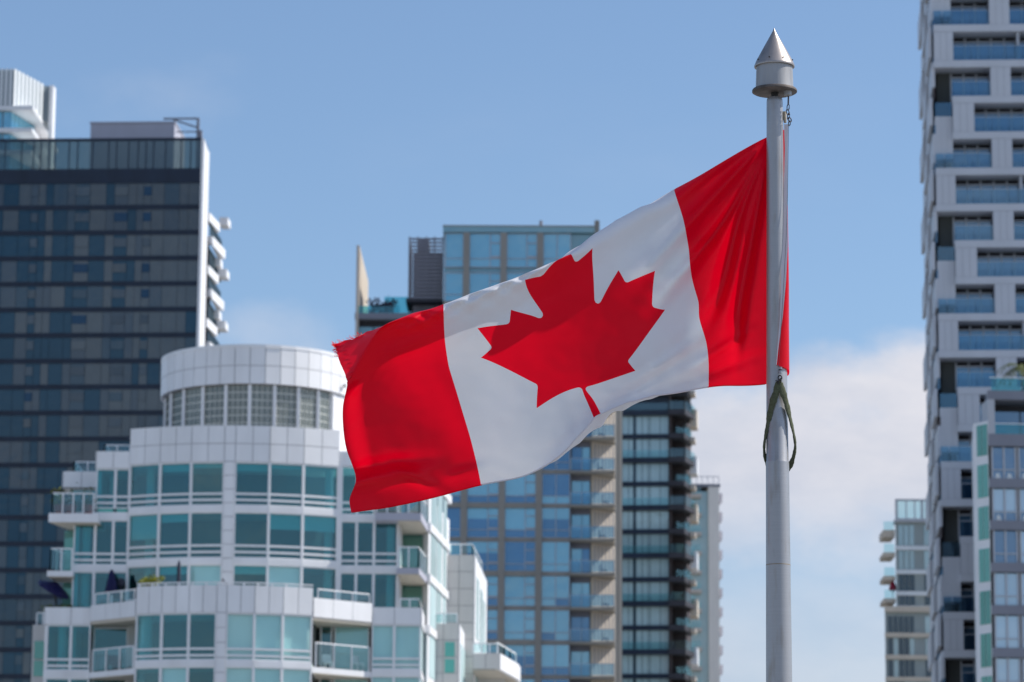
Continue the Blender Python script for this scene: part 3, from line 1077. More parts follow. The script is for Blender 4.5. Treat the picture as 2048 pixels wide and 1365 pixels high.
for r_ in range(nmin, nmax):
    z1 = z127 - r_ * fh                   # the slab under row r_+1 ... row r_ hangs below slab z1
    typ = (r_ + 2) % 4                    # row below the slab at z127 (r_=0) is type 2
    zl, zh = z1 - fh + .29, z1 - .29
    xs = x0
    # slab
    left = x0 + (cC if typ == 3 or typ == 0 else 0)
    # slab sits at the top of the row
    sl0 = x0
    if typ == 3:
        sl0 = x0 + cC - .02               # between row 2 and row 3 the corner bay is cut back
    if typ == 0:
        sl0 = x0 + cC - .02
    MB().box(sl0, xr, -.02, RD, zh, z1 + .29).build('floor_slab', M['boxpanel'], B.o)
    # columns of panels and recesses along the facade
    if typ in (0, 2):
        pan = [(x0 + c1, x0 + c2)]
        q = x0 + c1
        while q < xr - per:
            q += per
            pan.append((q, q + c2 - c1))
    elif typ == 1:
        pan = [(x0, x0 + c0)]
        q = x0
        while q < xr - per * 1.6:
            q += per * 1.62
            pan.append((q, q + c0))
    else:
        pan = [(x0 + cC, x0 + cB)]
        q = x0 + cC
        while q < xr - per * 1.6:
            q += per * 1.62
            pan.append((q, q + cB - cC))
    for a, b in pan:
        b = min(b, xr)
        if b - a < .2:
            continue
        pm = MB()
        n_ = 3
        for i in range(n_):
            pm.box(a + (b - a) * i / n_ + .011, a + (b - a) * (i + 1) / n_ - .011, .0, .2, zl + .02, zh - .02)
        po_ = pm.build('facade_panel', M['boxpanel'], B.o)
        MB().box(a, b, .03, RD, zl + .001, zh - .001).build('panel_backing', M['slate'], po_)
    # recessed glazing and glass rails between the panels
    edges = sorted(pan)
    start = x0 + (cC if typ in (2, 3, 0) else 0)
    if typ in (0, 2):
        start = x0 + cC
    spans = []
    cur = start
    for a, b in edges:
        if a - cur > .3:
            spans.append((cur, a))
        cur = max(cur, b)
    if xr - cur > .3:
        spans.append((cur, xr))
    for a, b in spans:
        gm = MB()
        n_ = max(2, int((b - a) / 1.0))
        fr = MB()
        for i in range(n_):
            p, q = a + (b - a) * i / n_, a + (b - a) * (i + 1) / n_
            y = RD - .3 + .004 * rnd.random()
            gm.quad((p + .05, y, zl), (q - .05, y, zl), (q - .05, y, zh - .45), (p + .05, y, zh - .45))
            fr.box(p - .06, p + .06, RD - .42, RD - .25, zl, zh - .1)
        fr.box(a, b, RD - .42, RD - .26, zh - .5, zh - .38)
        if b - a > 3.5:
            fr.box(a + (b - a) * .62 - .1, a + (b - a) * .62 + .1, .2, RD - .5, zl, zh)
        go = gm.build('glazing', M['g_box'], B.o)
        fr.build('frame', M['greyframe'], go)
        rm = MB()
        n2 = max(2, int((b - a) / 1.2))
        for i in range(n2):
            rm.box(a + (b - a) * i / n2 + .03, a + (b - a) * (i + 1) / n2 - .03, .10, .13, zl + .02, zl + 1.2)
        ro = rm.build('balcony_rail', M['g_railb'], B.o)
        MB().box(a, b, .09, .14, zl + 1.2, zl + 1.24).build('rail_cap', M['greyframe'], ro)
    # the cut back corner bay
    if typ == 3:
        za, zb_ = z1 - .29 - .33 * fh, z1 - .33 * fh - .31 * fh - fh * .98
        pm = MB()
        n_ = 3
        for i in range(n_):
            pm.box(x0 + cC * i / n_ + .01, x0 + cC * (i + 1) / n_ - .01, .45, .7, zb_, za)
        pm.box(x0 + .02, x0 + cC, .48, RD, zb_ + .001, za - .001)
        pm.build('facade_panel', M['boxpanel'], B.o)
        ro = MB().box(x0 + .05, x0 + cC - .05, .5, .53, za, za + 1.15).build('balcony_rail', M['g_railb'], B.o)
    if typ == 0:
        zb_ = zl
        ro = MB()
        for i in range(2):
            ro.box(x0 + cC * i / 2 + .03, x0 + cC * (i + 1) / 2 - .03, .10, .13, zb_ + .02, zb_ + 1.2)
        ro.box(x0 + .05, x0 + .08, .1, RD, zb_ + .02, zb_ + 1.2)
        ro.build('balcony_rail', M['g_railb'], B.o)
    if typ in (0, 2, 3):
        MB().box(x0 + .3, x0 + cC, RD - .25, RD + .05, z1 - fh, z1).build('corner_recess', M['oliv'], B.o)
    # narrow left flank: slabs, fins and glass seen almost edge on
    f0 = (x0, .4)
    for q, (t0, t1) in enumerate(((.0, .3), (.34, .62), (.66, 1.0))):
        p = [(f0[0] + (xbk[0] - f0[0]) * t_, f0[1] + (xbk[1] - f0[1]) * t_) for t_ in (t0, t1)]
        pr_ = .28 if (q + r_) % 2 else .05
        sg = ((q * 2 + r_) % 4) * .25
        MB().wall(p[1], p[0], .25, z1 - fh * (.62 + .2 * sg), z1 + .25, out=pr_ + .12).build('flank_panel', M['boxpanel'], B.o)
        MB().wall(p[1], p[0], .1, z1 - fh + .25, z1 - fh * (.62 + .2 * sg), out=.04).build('flank_window', M['g_box'] if (q + r_) % 3 else M['brown'], B.o)

# ------------------------------------------------------------------ grey glass building in front of it
rnd = random.Random(31)
B = Bld('grey_banded_building', 'grey banded glass building with a green glass corner, low at the right edge', (1985, 940), (2048, 941), 242)
x0 = B.X(1977, 900)
xr = x0 + 26
yP = lambda y: B.Z(1990, y)
bands = [(781, 799), (868, 893)]
fh = (yP(966) - yP(1305.0)) / 4.0
zb0 = yP(966)
ztop = yP(781)
MB().prism([(x0 + .1, .6), (xr, .6), (xr, 20), (x0 + 3.0, 20)], 0, yP(868)).build('core_wall', M['darkwall'], B.o)
MB().prism([(x0, 0), (xr, 0), (xr, 20), (x0 + 3.0, 20)], yP(799), ztop).build('roof_parapet', M['slate'], B.o)
MB().prism([(x0 + .6, 2.4), (xr, 2.4), (xr, 19), (x0 + 3.0, 19)], yP(868) + .002, yP(799) - .002).build('recess_wall', M['darkwall'], B.o)
MB().box(x0 + .0, x0 + .5, .02, 2.4, yP(868), yP(799)).build('corner_post', M['greyframe'], B.o)
tr = MB()
for i in range(8):
    tr.box(x0 + .3 + i * 2.2, x0 + .3 + i * 2.2 + 2.12, .08, .12, ztop, yP(756))
to = tr.build('terrace_rail', M['g_teal'], B.o)
MB().box(x0 + .2, xr, .06, .14, yP(756), yP(756) + .06).build('rail_cap', M['frame'], to)
tr = MB()
for i in range(8):
    tr.box(x0 + .5 + i * 2.2, x0 + .5 + i * 2.2 + 2.12, .08, .12, yP(868), yP(848))
to = tr.build('balcony_rail', M['g_teal'], B.o)
MB().box(x0 + .5, xr, .06, .14, yP(848), yP(848) + .06).build('rail_cap', M['frame'], to)
gm = MB()
for i in range(7):
    gm.quad((x0 + .8 + i * 2, 2.35, yP(866)), (x0 + 2.7 + i * 2, 2.35, yP(866)), (x0 + 2.7 + i * 2, 2.35, yP(812)), (x0 + .8 + i * 2, 2.35, yP(812)))
gm.build('glazing', M['g_greyd'], B.o)
MB().box(x0, xr, 0, .62, yP(892), yP(868)).build('floor_band', M['slate'], B.o)
k_ = 0
wW = B.X(2034, 950) - B.X(1984, 950)
for k_ in range(0, 8):
    zb = zb0 - k_ * fh
    MB().box(x0, xr, 0, .62, zb - .33, zb + .33).build('floor_band', M['slate'], B.o)
    zhi, zlo = (zb + fh - .35, zb + .35) if k_ else (yP(893), zb + .34)
    for i in range(7):
        a = x0 + .28 + i * (wW + .12)
        b = a + wW - .1
        light = rnd.random() < .6 if k_ < 3 else True
        wm = MB()
        m_ = (a + b) / 2
        for p, q in ((a, m_), (m_, b)):
            wm.quad((p + .05, .3, zlo), (q - .05, .3, zlo), (q - .05, .3, zhi - .05), (p + .05, .3, zhi - .05), mi=0 if (light and k_) else 1)
            if k_ < 2:
                wm.quad((p + .05, .28, zlo), (q - .05, .28, zlo), (q - .05, .28, zlo + .55), (p + .05, .28, zlo + .55), mi=1)
            if k_ in (0, 1) and rnd.random() < .7:
                wm.quad((p + .2, .27, zlo), (q - .2, .27, zlo), (q - .35, .27, zlo + .35), (p + .3, .27, zlo + .4), mi=2)
        wo = wm.build('window', [M['g_grey'], M['g_greyd'], M['blind']], B.o)
        fr = MB()
        for x in (a, m_, b):
            fr.box(x - .06, x + .06, .18, .4, zlo, zhi)
        fr.box(a, b, .2, .4, zlo + (zhi - zlo) * .28 - .04, zlo + (zhi - zlo) * .28 + .04)
        fr.build('frame', M['greyframe'], wo)
    # splayed green corner
fa = far_pt(B, 1952, 900, B.Z(1977, 905))
fA, fB = (x0 - .80, 1.4), (x0, 0.05)
MB().prism([fA, fB, (x0 + 1.5, 10), (fA[0] + 1.5, 10)], 0, yP(842)).build('corner_wall', M['panel'], B.o)
for k_ in range(0, 8):
    zb = yP(918) - (k_) * fh
    gm = MB()
    zhi = zb + .28 + fh - .95 if k_ else yP(846)
    for (t0, t1) in ((.26, .58), (.62, .95)):
        p, q = [(fA[0] + (fB[0] - fA[0]) * t_, fA[1] + (fB[1] - fA[1]) * t_) for t_ in (t0, t1)]
        gm.wall(p, q, .1, zb + .3, zb + fh - .35 if k_ else yP(848), out=.04)
    gm.build('corner_window', M['g_green'], B.o)


# potted palm on the roof terrace
def palm(name, label, loc, h, nf, fl_, seed):
    r_ = random.Random(seed)
    o = empty(name, loc, label, 'plant')
    MB().tube([(0, 0, 0), (.05, 0, h * .5), (0, .03, h)], [.14, .1, .09], 8).build('trunk', M['bark'], o, True)
    fm = MB()
    for i in range(nf):
        a = 2 * math.pi * i / nf + r_.uniform(-.3, .3)
        up = r_.uniform(.2, 1.0)
        d = Vector((math.cos(a), math.sin(a), 0))
        pp = [Vector((0, 0, h)) + d * fl_ * t_ + Vector((0, 0, fl_ * (up * t_ - 1.1 * t_ * t_))) for t_ in np.linspace(0, 1, 9)]
        sd_ = Vector((-d.y, d.x, 0))
        for q in range(8):
            for sgn in (-1, 1):
                tip = (pp[q] + pp[q + 1]) * .5 + sd_ * sgn * fl_ * .25 * math.sin(.4 + q * .33) + Vector((0, 0, -.12 * fl_)) + d * .1
                fm.quad(pp[q], pp[q] * .5 + pp[q + 1] * .5, tip)
        fm.tube(pp, .02, 5)
    fm.build('fronds', M['leaf'], o)
    return o


p = B.world(B.X(2046, 770, 2), 2, ztop)
palm('potted_palm', 'drooping palm on the roof terrace of the grey banded building', p, 2.0, 16, 1.9, 3)

# ------------------------------------------------------------------ small cream tower
rnd = random.Random(41)
B = Bld('cream_terrace_tower', 'small cream and green glass tower low beside the pale tower, balconies on its left', (1790, 1000), (1862, 1000.5), 440)
xa, xb = B.X(1792, 1100), B.X(1900, 1100)
zt = B.Z(1820, 1000)
MB().prism([(xa, .5), (xb, .5), (xb, 16), (xa + 2.3, 16)], 0, B.Z(1820, 1040)).build('wall', M['palewall'], B.o)
cg = MB()
cs = [1792, 1795, 1813, 1830, 1843, 1846, 1860, 1880, 1900]
for a, b in zip(cs[:-1], cs[1:]):
    cg.box(B.X(a, 1020) + .05, B.X(b, 1020) - .05, .3, .34, B.Z(1820, 1036), zt - .1)
cg.build('crown_glass', M['g_rail'], B.o)
cf = MB()
for a in cs:
    x = B.X(a, 1020)
    cf.box(x - .07, x + .07, .2, .45, B.Z(1820, 1038), zt)
cf.box(xa, xb, .15, .5, zt - .12, zt + .12)
cf.box(xa, xb, .0, 3, B.Z(1820, 1044), B.Z(1820, 1037))
cf.build('crown_frame', M['greyframe'], B.o)
ups = [(1050, 1090), (1101, 1138), (1149, 1181), (1192, 1210)]
for i, (a, b) in enumerate(ups):
    z1, z0 = B.Z(1820, a), B.Z(1820, b)
    for (p, q) in ((1797, 1830), (1848, 1861), (1864, 1885)):
        wm = MB()
        x0_, x1_ = B.X(p, 1100), B.X(q, 1100)
        n_ = 3 if q - p > 20 else 1
        for j in range(n_):
            wm.quad((x0_ + (x1_ - x0_) * j / n_ + .06, .42, z0), (x0_ + (x1_ - x0_) * (j + 1) / n_ - .06, .42, z0), (x0_ + (x1_ - x0_) * (j + 1) / n_ - .06, .42, z1), (x0_ + (x1_ - x0_) * j / n_ + .06, .42, z1))
        wm.build('window', M['g_pale'] if i < 2 else M['g_dark'][0], B.o)
    MB().box(xa - .05, xb, .2, .52, z0 - .62, z0 - .1).build('floor_band', M['ribs'], B.o)
    zb = B.Z(1780, (1058, 1103, 1150, 1195)[i])
    xo = B.X(1768.5, 1100)
    bo = MB().box(xo, xa - .02, 1.0, 6, zb - .55 - (.35 if i == 0 else 0), zb).build('balcony', M['cream'], B.o)
    MB().box(xo + .05, xa - .1, 1.0, 1.05, zb, zb + 1.1).build('balcony_rail', M['g_rail'], bo)
zl = B.Z(1820, 1225)
xo = B.X(1770, 1250)
MB().prism([(xo, 0), (xb, 0), (xb, 16), (xo + 2.4, 16)], 0, zl).build('lower_wall', M['palewall'], B.o)
MB().prism([(xo - .1, -.5), (xb, -.5), (xb, 16), (xo + 2.4, 16)], zl, B.Z(1820, 1214)).build('roof', M['cream'], B.o)
fh = (B.Z(1820, 1271) - B.Z(1820, 1315))
for k_ in range(0, 6):
    z = B.Z(1820, 1271) - k_ * fh
    MB().box(xo - .05, xb, -.35, .05, z - .28, z + .28).build('floor_band', M['cream'], B.o)
    for (p, q) in ((1775, 1829), (1849, 1862), (1866, 1885)):
        wm = MB()
        x0_, x1_ = B.X(p, 1250), B.X(q, 1250)
        n_ = 5 if q - p > 20 else 1
        for j in range(n_):
            wm.quad((x0_ + (x1_ - x0_) * j / n_ + .07, -.05, z + .3), (x0_ + (x1_ - x0_) * (j + 1) / n_ - .07, -.05, z + .3), (x0_ + (x1_ - x0_) * (j + 1) / n_ - .07, -.05, z + fh - .4), (x0_ + (x1_ - x0_) * j / n_ + .07, -.05, z + fh - .4), mi=rnd.choice([0, 0, 1]))
        wm.build('window', [M['g_dark'][0], M['g_pale']], B.o)
p = B.world(B.X(1786, 1196, 1.6), 1.6, B.Z(1786, 1196, 1.6))
cu = MB()
cu.tube([(0, 0, 0), (0, 0, .9)], .05, 6)
cu.lathe([(.1, .8), (.55, 1.0), (.35, 1.7), (.05, 2.3)], 12)
cuo = cu.build('closed_parasol', surf('red_cloth', (.30, .02, .05), .8, .2, 3), None, loc=p)
tag(cuo, 'small dark red closed parasol on the lowest balcony of the small cream tower', 'parasol')

# ------------------------------------------------------------------ white curved apartment building
rnd = random.Random(77)
B = Bld('white_terraced_building', 'white curved apartment building with teal windows and a round glass block drum on top', (512, 900), (600, 900), 187, yaw=0.0)
W = B
X, Z = B.X, B.Z


def arc_pts(xl, xr, bf, sag, xs):
    """points on the plan arc through (xl,bf+sag),(xr,bf+sag) bulging to bf"""
    c = (xl + xr) / 2
    h = (xr - xl) / 2
    Rr = (h * h + sag * sag) / (2 * sag)
    return [(x, bf + Rr - math.sqrt(max(0, Rr * Rr - (x - c) ** 2))) for x in xs]


def lerp2(a, b, t):
    return (a[0] + (b[0] - a[0]) * t, a[1] + (b[1] - a[1]) * t)


def window(A, Bp, z0, z1, blind=None, trans=(.13, .27), matl='g_teal', fw=.07):
    if blind and blind > .7:
        matl = 'g_clear'
    l = math.hypot(Bp[0] - A[0], Bp[1] - A[1])
    wm = MB()
    wm.wall(A, Bp, .03, z0 + .02, z1 - .02, out=-.10)
    wo = wm.build('window', M[matl], B.o)
    fr = MB()
    e = fw / l
    fr.wall(A, lerp2(A, Bp, e), .2, z0, z1, out=.03)
    fr.wall(lerp2(A, Bp, 1 - e), Bp, .2, z0, z1, out=.03)
    a2, b2 = lerp2(A, Bp, e), lerp2(A, Bp, 1 - e)
    fr.wall(a2, b2, .16, z1 - .07, z1, out=.01)
    fr.wall(a2, b2, .16, z0, z0 + .06, out=.01)
    for t in trans:
        zz = z0 + (z1 - z0) * t
        fr.wall(a2, b2, .14, zz - .055, zz + .055, out=.02)
    fr.build('frame', M['frame'], wo)
    if blind:
        bm_ = MB()
        bm_.wall(a2, b2, .02, z0 + (z1 - z0) * (1 - blind), z1 - .08, out=-.22)
        bm_.build('blind', M['blind'], wo)
    return wo


def panels(name, pts, z0, z1, rows, per, th=.25, back=True, mat='panel', out=0.0, gap=.018):
    """cladding along a plan polyline: per[i] panels on chord i, laid over a dark joint backing"""
    m_ = MB()
    for i in range(len(pts) - 1):
        n_ = per[i] if isinstance(per, (list, tuple)) else per
        for j in range(n_):
            a, b = lerp2(pts[i], pts[i + 1], j / n_), lerp2(pts[i], pts[i + 1], (j + 1) / n_)
            l = math.hypot(b[0] - a[0], b[1] - a[1])
            a, b = lerp2(a, b, gap / l), lerp2(a, b, 1 - gap / l)
            for r_ in range(rows):
                m_.wall(a, b, .06, z0 + (z1 - z0) * r_ / rows + gap, z0 + (z1 - z0) * (r_ + 1) / rows - gap, out=.06 + out)
    o = m_.build(name, M[mat], B.o)
    bk = MB()
    for i in range(len(pts) - 1):
        bk.wall(pts[i], pts[i + 1], th, z0 + .005, z1 - .005, out=.02 + out)
    bk.build('joint_backing', M['joint'], o)
    return o


def rail(parent, pts, z0, h, posts=2, glass='g_rail', cap=.07):
    gm, fr = MB(), MB()
    for i in range(len(pts) - 1):
        a, b = pts[i], pts[i + 1]
        gm.wall(a, b, .02, z0 + .1, z0 + h, out=-.03)
        fr.wall(a, b, .08, z0 + h, z0 + h + cap, out=0)
        for j in range(posts + 1):
            p = lerp2(a, b, j / posts)
            fr.box(p[0] - .035, p[0] + .035, p[1] - .02, p[1] + .05, z0, z0 + h)
    ro = gm.build('rail_glass', M[glass], parent)
    fr.build('rail_frame', M['frame'], parent)
    return ro


# floor levels, read off the middle of the upper bay
zP0, zP1 = Z(470, 924), Z(470, 851)             # parapet of the upper bay
zs1, zs2 = Z(470, 1017.5), Z(470, 1122.5)       # floor bands
fh = zs1 - zs2
zs0 = zP0
zs3 = Z(470, 1226, -3)
lev = [zs0, zs1, zs2, zs2 - fh, zs2 - 2 * fh, zs2 - 3 * fh]
bh = .17
# ---- upper central bay
ux = [X(258, 1000, 1.4), X(319, 1000, .7), X(381, 1000, .2), X(447, 1000), X(469, 1000), X(538, 1000, .2), X(606, 1000, .6), X(677, 1000, 1.4)]
up_ = arc_pts(ux[0], ux[-1], 0, 1.4, ux)
panels('parapet', up_, zP0, zP1, 2, [2, 2, 2, 1, 2, 2, 2], th=.4)
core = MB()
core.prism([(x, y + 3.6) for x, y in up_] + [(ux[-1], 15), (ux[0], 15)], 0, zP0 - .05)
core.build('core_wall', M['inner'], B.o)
MB().prism([(x, y + .4) for x, y in up_] + [(ux[-1] - .1, 15), (ux[0] + .1, 15)], zP0 + .01, zP0 + .35).build('roof', M['panel'], B.o)
for li, z in enumerate(lev[1:4]):
    fb = MB()
    for i in range(len(up_) - 1):
        fb.wall(up_[i], up_[i + 1], .3, z - bh, z + bh, out=.05)
    fb.build('floor_band', M['panel'], B.o)
    MB().prism([(x, y + .25) for x, y in up_] + [(ux[-1], 4.5), (ux[0], 4.5)], z - .14, z + .14).build('floor_slab', M['ceiling'], B.o)
MB().prism([(x, y + .42) for x, y in up_] + [(ux[-1], 4.5), (ux[0], 4.5)], zP0 - .12, zP0 + .005).build('ceiling', M['ceiling'], B.o)
pr_ = MB()
pr_.wall(up_[3], up_[4], .5, lev[3], zP0, out=.08)
pp_ = panels('pier', [up_[3], up_[4]], lev[3], zP0, 11, 1, th=.5, out=.03)
for li in range(3):
    for i in (0, 1, 2, 4, 5, 6):
        z1, z0 = lev[li] - (bh if li else .0), lev[li + 1] + bh
        bl = None
        if li == 2 and i in (2, 5):
            bl = 1.0
        elif rnd.random() < .36:
            bl = rnd.choice([.12, .2, .35, .55])
        window(up_[i], up_[i + 1], z0, z1, bl)
    cm_ = MB()
    z1, z0 = lev[li] - .1, lev[li + 1] + .1
    for (c, by) in ((lerp2(up_[0], up_[1], .62), 1.2), (lerp2(up_[6], up_[7], .7), 1.0)):
        cm_.lathe([(.22, z0), (.22, z1)], 14, c[0], c[1] + by)
    cm_.build('column', M['column'], B.o)
# ---- drum
cxd, cyd, rd = X(514, 760, 7), 7.0, X(514, 760, 7) - X(325, 760, 7)
zb0, zb1, zg0 = Z(512, 768, cyd - rd), Z(512, 695, cyd - rd), zP1 - 1.2


def circ(r, a0, a1, n, cx_=None, cy_=None):
    return [((cx_ if cx_ is not None else cxd) + r * math.sin(R(a)), (cy_ if cy_ is not None else cyd) - r * math.cos(R(a))) for a in np.linspace(a0, a1, n)]


dr = circ(rd, -180, 180, 41)
do = panels('drum_band', dr, zb0, zb1, 2, 1, th=.3)
MB().prism(circ(rd + .09, -180, 171, 40), zb1 - .02, zb1 + .16).build('drum_roof', M['panel'], B.o)
MB().prism(circ(rd - .06, -180, 171, 40), zb0 + .01, zb0 + .2).build('drum_soffit', M['panel'], B.o)
gl_r = rd - .22
ga = [-82, -64, -47.5, -31, -15, 0, 15.5, 31, 46, 58]
for i in range(len(ga) - 1):
    a, b = circ(gl_r, ga[i], ga[i + 1], 2)
    lat = MB()
    lat.wall(a, b, .2, zg0, zb0 - .02, out=-.05)
    lo = lat.build('glass_block_panel', M['lattice'], B.o)
    bm_ = MB()
    l = math.hypot(b[0] - a[0], b[1] - a[1])
    nc, nr = (4 if l > 1.1 else 3), 9
    for c in range(nc):
        p, q = lerp2(a, b, (.07 + (c + .10) * .86 / nc)), lerp2(a, b, (.07 + (c + .90) * .86 / nc))
        for r_ in range(nr):
            z0 = zg0 + (zb0 - zg0) * (r_ + .09) / nr
            z1 = zg0 + (zb0 - zg0) * (r_ + .91) / nr
            bm_.wall(p, q, .05, z0, z1, out=-.02)
    bm_.build('glass_blocks', M['block'], lo)
    MB().box(a[0] - .085, a[0] + .085, a[1] - .14, a[1] + .12, zg0, zb0 - .01).build('drum_mullion', M['frame'], B.o)
pts = circ(gl_r + .1, 58, 180, 10)
m_ = MB()
for i in range(9):
    m_.wall(pts[i], pts[i + 1], .4, zg0, zb0 + .01, out=.05)
m_.build('drum_wall', M['panel'], B.o)
pts = circ(gl_r, -180, -82, 8)
m_ = MB()
for i in range(7):
    m_.wall(pts[i], pts[i + 1], .4, zg0, zb0 + .01)
m_.build('drum_wall', M['panel'], B.o)
MB().box(X(686, 745, 4), X(690, 745, 4), cyd - 2.4, cyd - 2.1, Z(688, 770, 4), Z(688, 765, 4)).build('roof_lamp', M['black'], B.o)
# ---- stepped wings on the left
bL = 1.5
xl1 = X(191, 1000, bL)
zL1a, zL1b = Z(225, 938, bL), Z(225, 903, bL)
panels('parapet', [(xl1, bL), (ux[0], bL - .05)], zL1a, zL1b, 1, 2, th=.3)
MB().box(xl1, ux[0], bL + .35, 15, zL1a, zL1b - .3).build('wing_roof', M['panel'], B.o)
ro = panels('wing_return', [(xl1, 9), (xl1, bL)], zL1a, zL1b, 1, 3, th=.3)
rail(B.o, [(X(207, 895, bL), bL + .5), (ux[0] - .1, bL + .5)], zL1b - .1, Z(225, 889, bL) - zL1b + .1, 2)
rail(B.o, [(X(207, 895, bL), 6), (X(207, 895, bL), bL + .5)], zL1b - .1, Z(225, 889, bL) - zL1b + .1, 3)
bot1 = Z(225, 1033, bL)
dvL = [xl1, X(230, 1000, bL), ux[0]]
for i in range(2):
    window((dvL[i], bL), (dvL[i + 1], bL - .02), bot1 + bh + .25, zL1a, None, (.14, .30))
    m_ = MB().wall((dvL[i] + .1, bL), (dvL[i + 1] - .1, bL - .02), .05, bot1 + bh - .02, bot1 + bh + .24, out=-.05)
    m_.build('sill_light', M['g_aqua'], B.o)
lw = Z(225, 1033, bL)
xl2 = X(147, 1080, bL)
dv2 = [xl2, X(190, 1080, bL), X(226, 1080, bL), X(256, 1080, 1.45)]
bnd = MB()
bnd.wall((xl2, bL), (ux[0], bL), .3, lw - .2, lw + .22, out=.05)
bnd.build('floor_band', M['panel'], B.o)
l2 = lw - fh
MB().wall((xl2, bL), (ux[0], bL), .3, l2 - .17, l2 + .17, out=.05).build('floor_band', M['panel'], B.o)
l3 = l2 - fh
for i in range(3):
    window((dv2[i], bL), (dv2[i + 1], bL), l2 + .17, lw - .2, None, (.11, .25))
    window((dv2[i], bL), (dv2[i + 1], bL), l3 + .1, l2 - .17, None, ())
for z in (lw, l2, l3):
    MB().box(xl2 + .1, ux[0], bL + .3, bL + 4, z - .13, z + .13).build('floor_slab', M['ceiling'], B.o)
MB().box(xl1 + .1, ux[0], bL + .3, bL + 4, zL1a - .13, zL1a - .01).build('ceiling', M['ceiling'], B.o)
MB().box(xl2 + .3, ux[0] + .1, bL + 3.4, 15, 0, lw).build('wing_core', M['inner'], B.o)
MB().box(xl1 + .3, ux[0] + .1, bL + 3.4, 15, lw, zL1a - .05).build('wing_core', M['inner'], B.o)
MB().box(xl2, xl2 + .25, bL + .2, 15, 0, lw).build('side_wall', M['panel'], B.o)
MB().box(xl1, xl1 + .25, bL + .2, 15, lw, zL1a - .01).build('side_wall', M['panel'], B.o)
cm_ = MB()
for z0, z1 in ((l2, lw), (l3, l2)):
    cm_.lathe([(.24, z0), (.24, z1)], 14, dv2[0] + .62, bL + .75)
cm_.lathe([(.2, lw), (.2, zL1a)], 14, dvL[0] + .75, bL + 1.6)
cm_.build('column', M['column'], B.o)
# second step: low block with terrace rail, balcony below
b2 = 3.2
xs2 = X(127, 960, b2)
zq0, zq1 = Z(160, 976, b2), Z(160, 943, b2)
panels('parapet', [(xs2, b2), (xl1, b2)], zq0, zq1, 1, 2, th=.3)
panels('wing_return', [(xs2, 9), (xs2, b2)], zq0, zq1, 1, 3, th=.3)
MB().box(xs2, xl1, b2 + .3, 13, zq0, zq1 - .3).build('wing_roof', M['panel'], B.o)
rail(B.o, [(X(145, 930, b2), b2 + .6), (xl1, b2 + .6)], zq1 - .1, Z(160, 922, b2) - zq1 + .1, 2)
rail(B.o, [(X(145, 930, b2), 8), (X(145, 930, b2), b2 + .6)], zq1 - .1, Z(160, 922, b2) - zq1 + .1, 3)
zbal = Z(140, 1027, .6)
window((xs2 + .3, b2 + .3), (xl1, b2 + .3), zbal, zq0 - .02, .0, (), 'g_teal')
MB().box(xs2 + .1, xl1, b2 + 2, 12, 0, zq0).build('wing_core', M['inner'], B.o)
xbal = X(97, 1035, .6)
bo = MB().prism([(xbal, .6), (xl1 + .3, .6), (xl1 + .3, 4), (X(150, 1070, 4), 4.6)], zbal - .48, zbal).build('balcony', M['panel'], B.o)
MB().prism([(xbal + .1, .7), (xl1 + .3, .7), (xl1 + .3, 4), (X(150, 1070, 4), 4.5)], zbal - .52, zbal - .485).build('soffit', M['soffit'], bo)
rail(bo, [(X(105, 1000, .7), .75), (xl1, .75)], zbal, Z(140, 988, .7) - zbal, 4)
rail(bo, [(X(105, 1000, .7) + .6, 4.2), (X(105, 1000, .7), .75)], zbal, Z(140, 988, .7) - zbal, 2)
for i, (px, lab) in enumerate(((119, 'broad red planter with a pale shrub at the outer end of the left balcony'), (141, 'red planter on the left balcony, nearer the windows'), (176, 'low red planter on the left balcony against the window wall'))):
    loc = B.world(X(px, 1015, 1.4), 1.4, zbal)
    po = empty('planter', loc, lab, 'planter', 0, 'red planters on the left balcony')
    MB().lathe([(.22, 0), (.33, .5), (.36, .55), (.28, .52)], 14).build('pot', M['pot'], po)
    lm = MB()
    r_ = random.Random(i)
    for q in range(70):
        c = Vector((r_.gauss(0, .22), r_.gauss(0, .22), .6 + abs(r_.gauss(0, .4))))
        a = Vector((r_.uniform(-1, 1), r_.uniform(-1, 1), r_.uniform(0, 1))) * .16
        b_ = a.cross(Vector((0, .3, 1))).normalized() * .05
        lm.quad(c - a, c + b_, c + a, c - b_)
    lm.build('foliage', M['yleaf' if i == 0 else 'leaf'], po)
# small balcony one storey down
zb2 = Z(120, 1142, 1)
xo_ = X(94, 1145, 1)
bo = MB().prism([(xo_, 1), (xl2 + .1, 1), (xl2 + .1, 3.4), (X(112, 1150, 3), 3.4)], zb2 - .3, zb2).build('balcony', M['panel'], B.o)
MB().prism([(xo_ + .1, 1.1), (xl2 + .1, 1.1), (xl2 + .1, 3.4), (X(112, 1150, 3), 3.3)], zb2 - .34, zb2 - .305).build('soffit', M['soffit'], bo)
rail(bo, [(X(101, 1120, 1.1), 1.1), (xl2, 1.1)], zb2, Z(120, 1099, 1.1) - zb2, 2)
rail(bo, [(X(101, 1120, 1.1) + .4, 3.2), (X(101, 1120, 1.1), 1.1)], zb2, Z(120, 1099, 1.1) - zb2, 2)
MB().box(X(128, 1110, 3.5), xl2 + .1, 3.5, 12, 0, zbal - .55).build('recess_wall', M['g_green'], B.o)
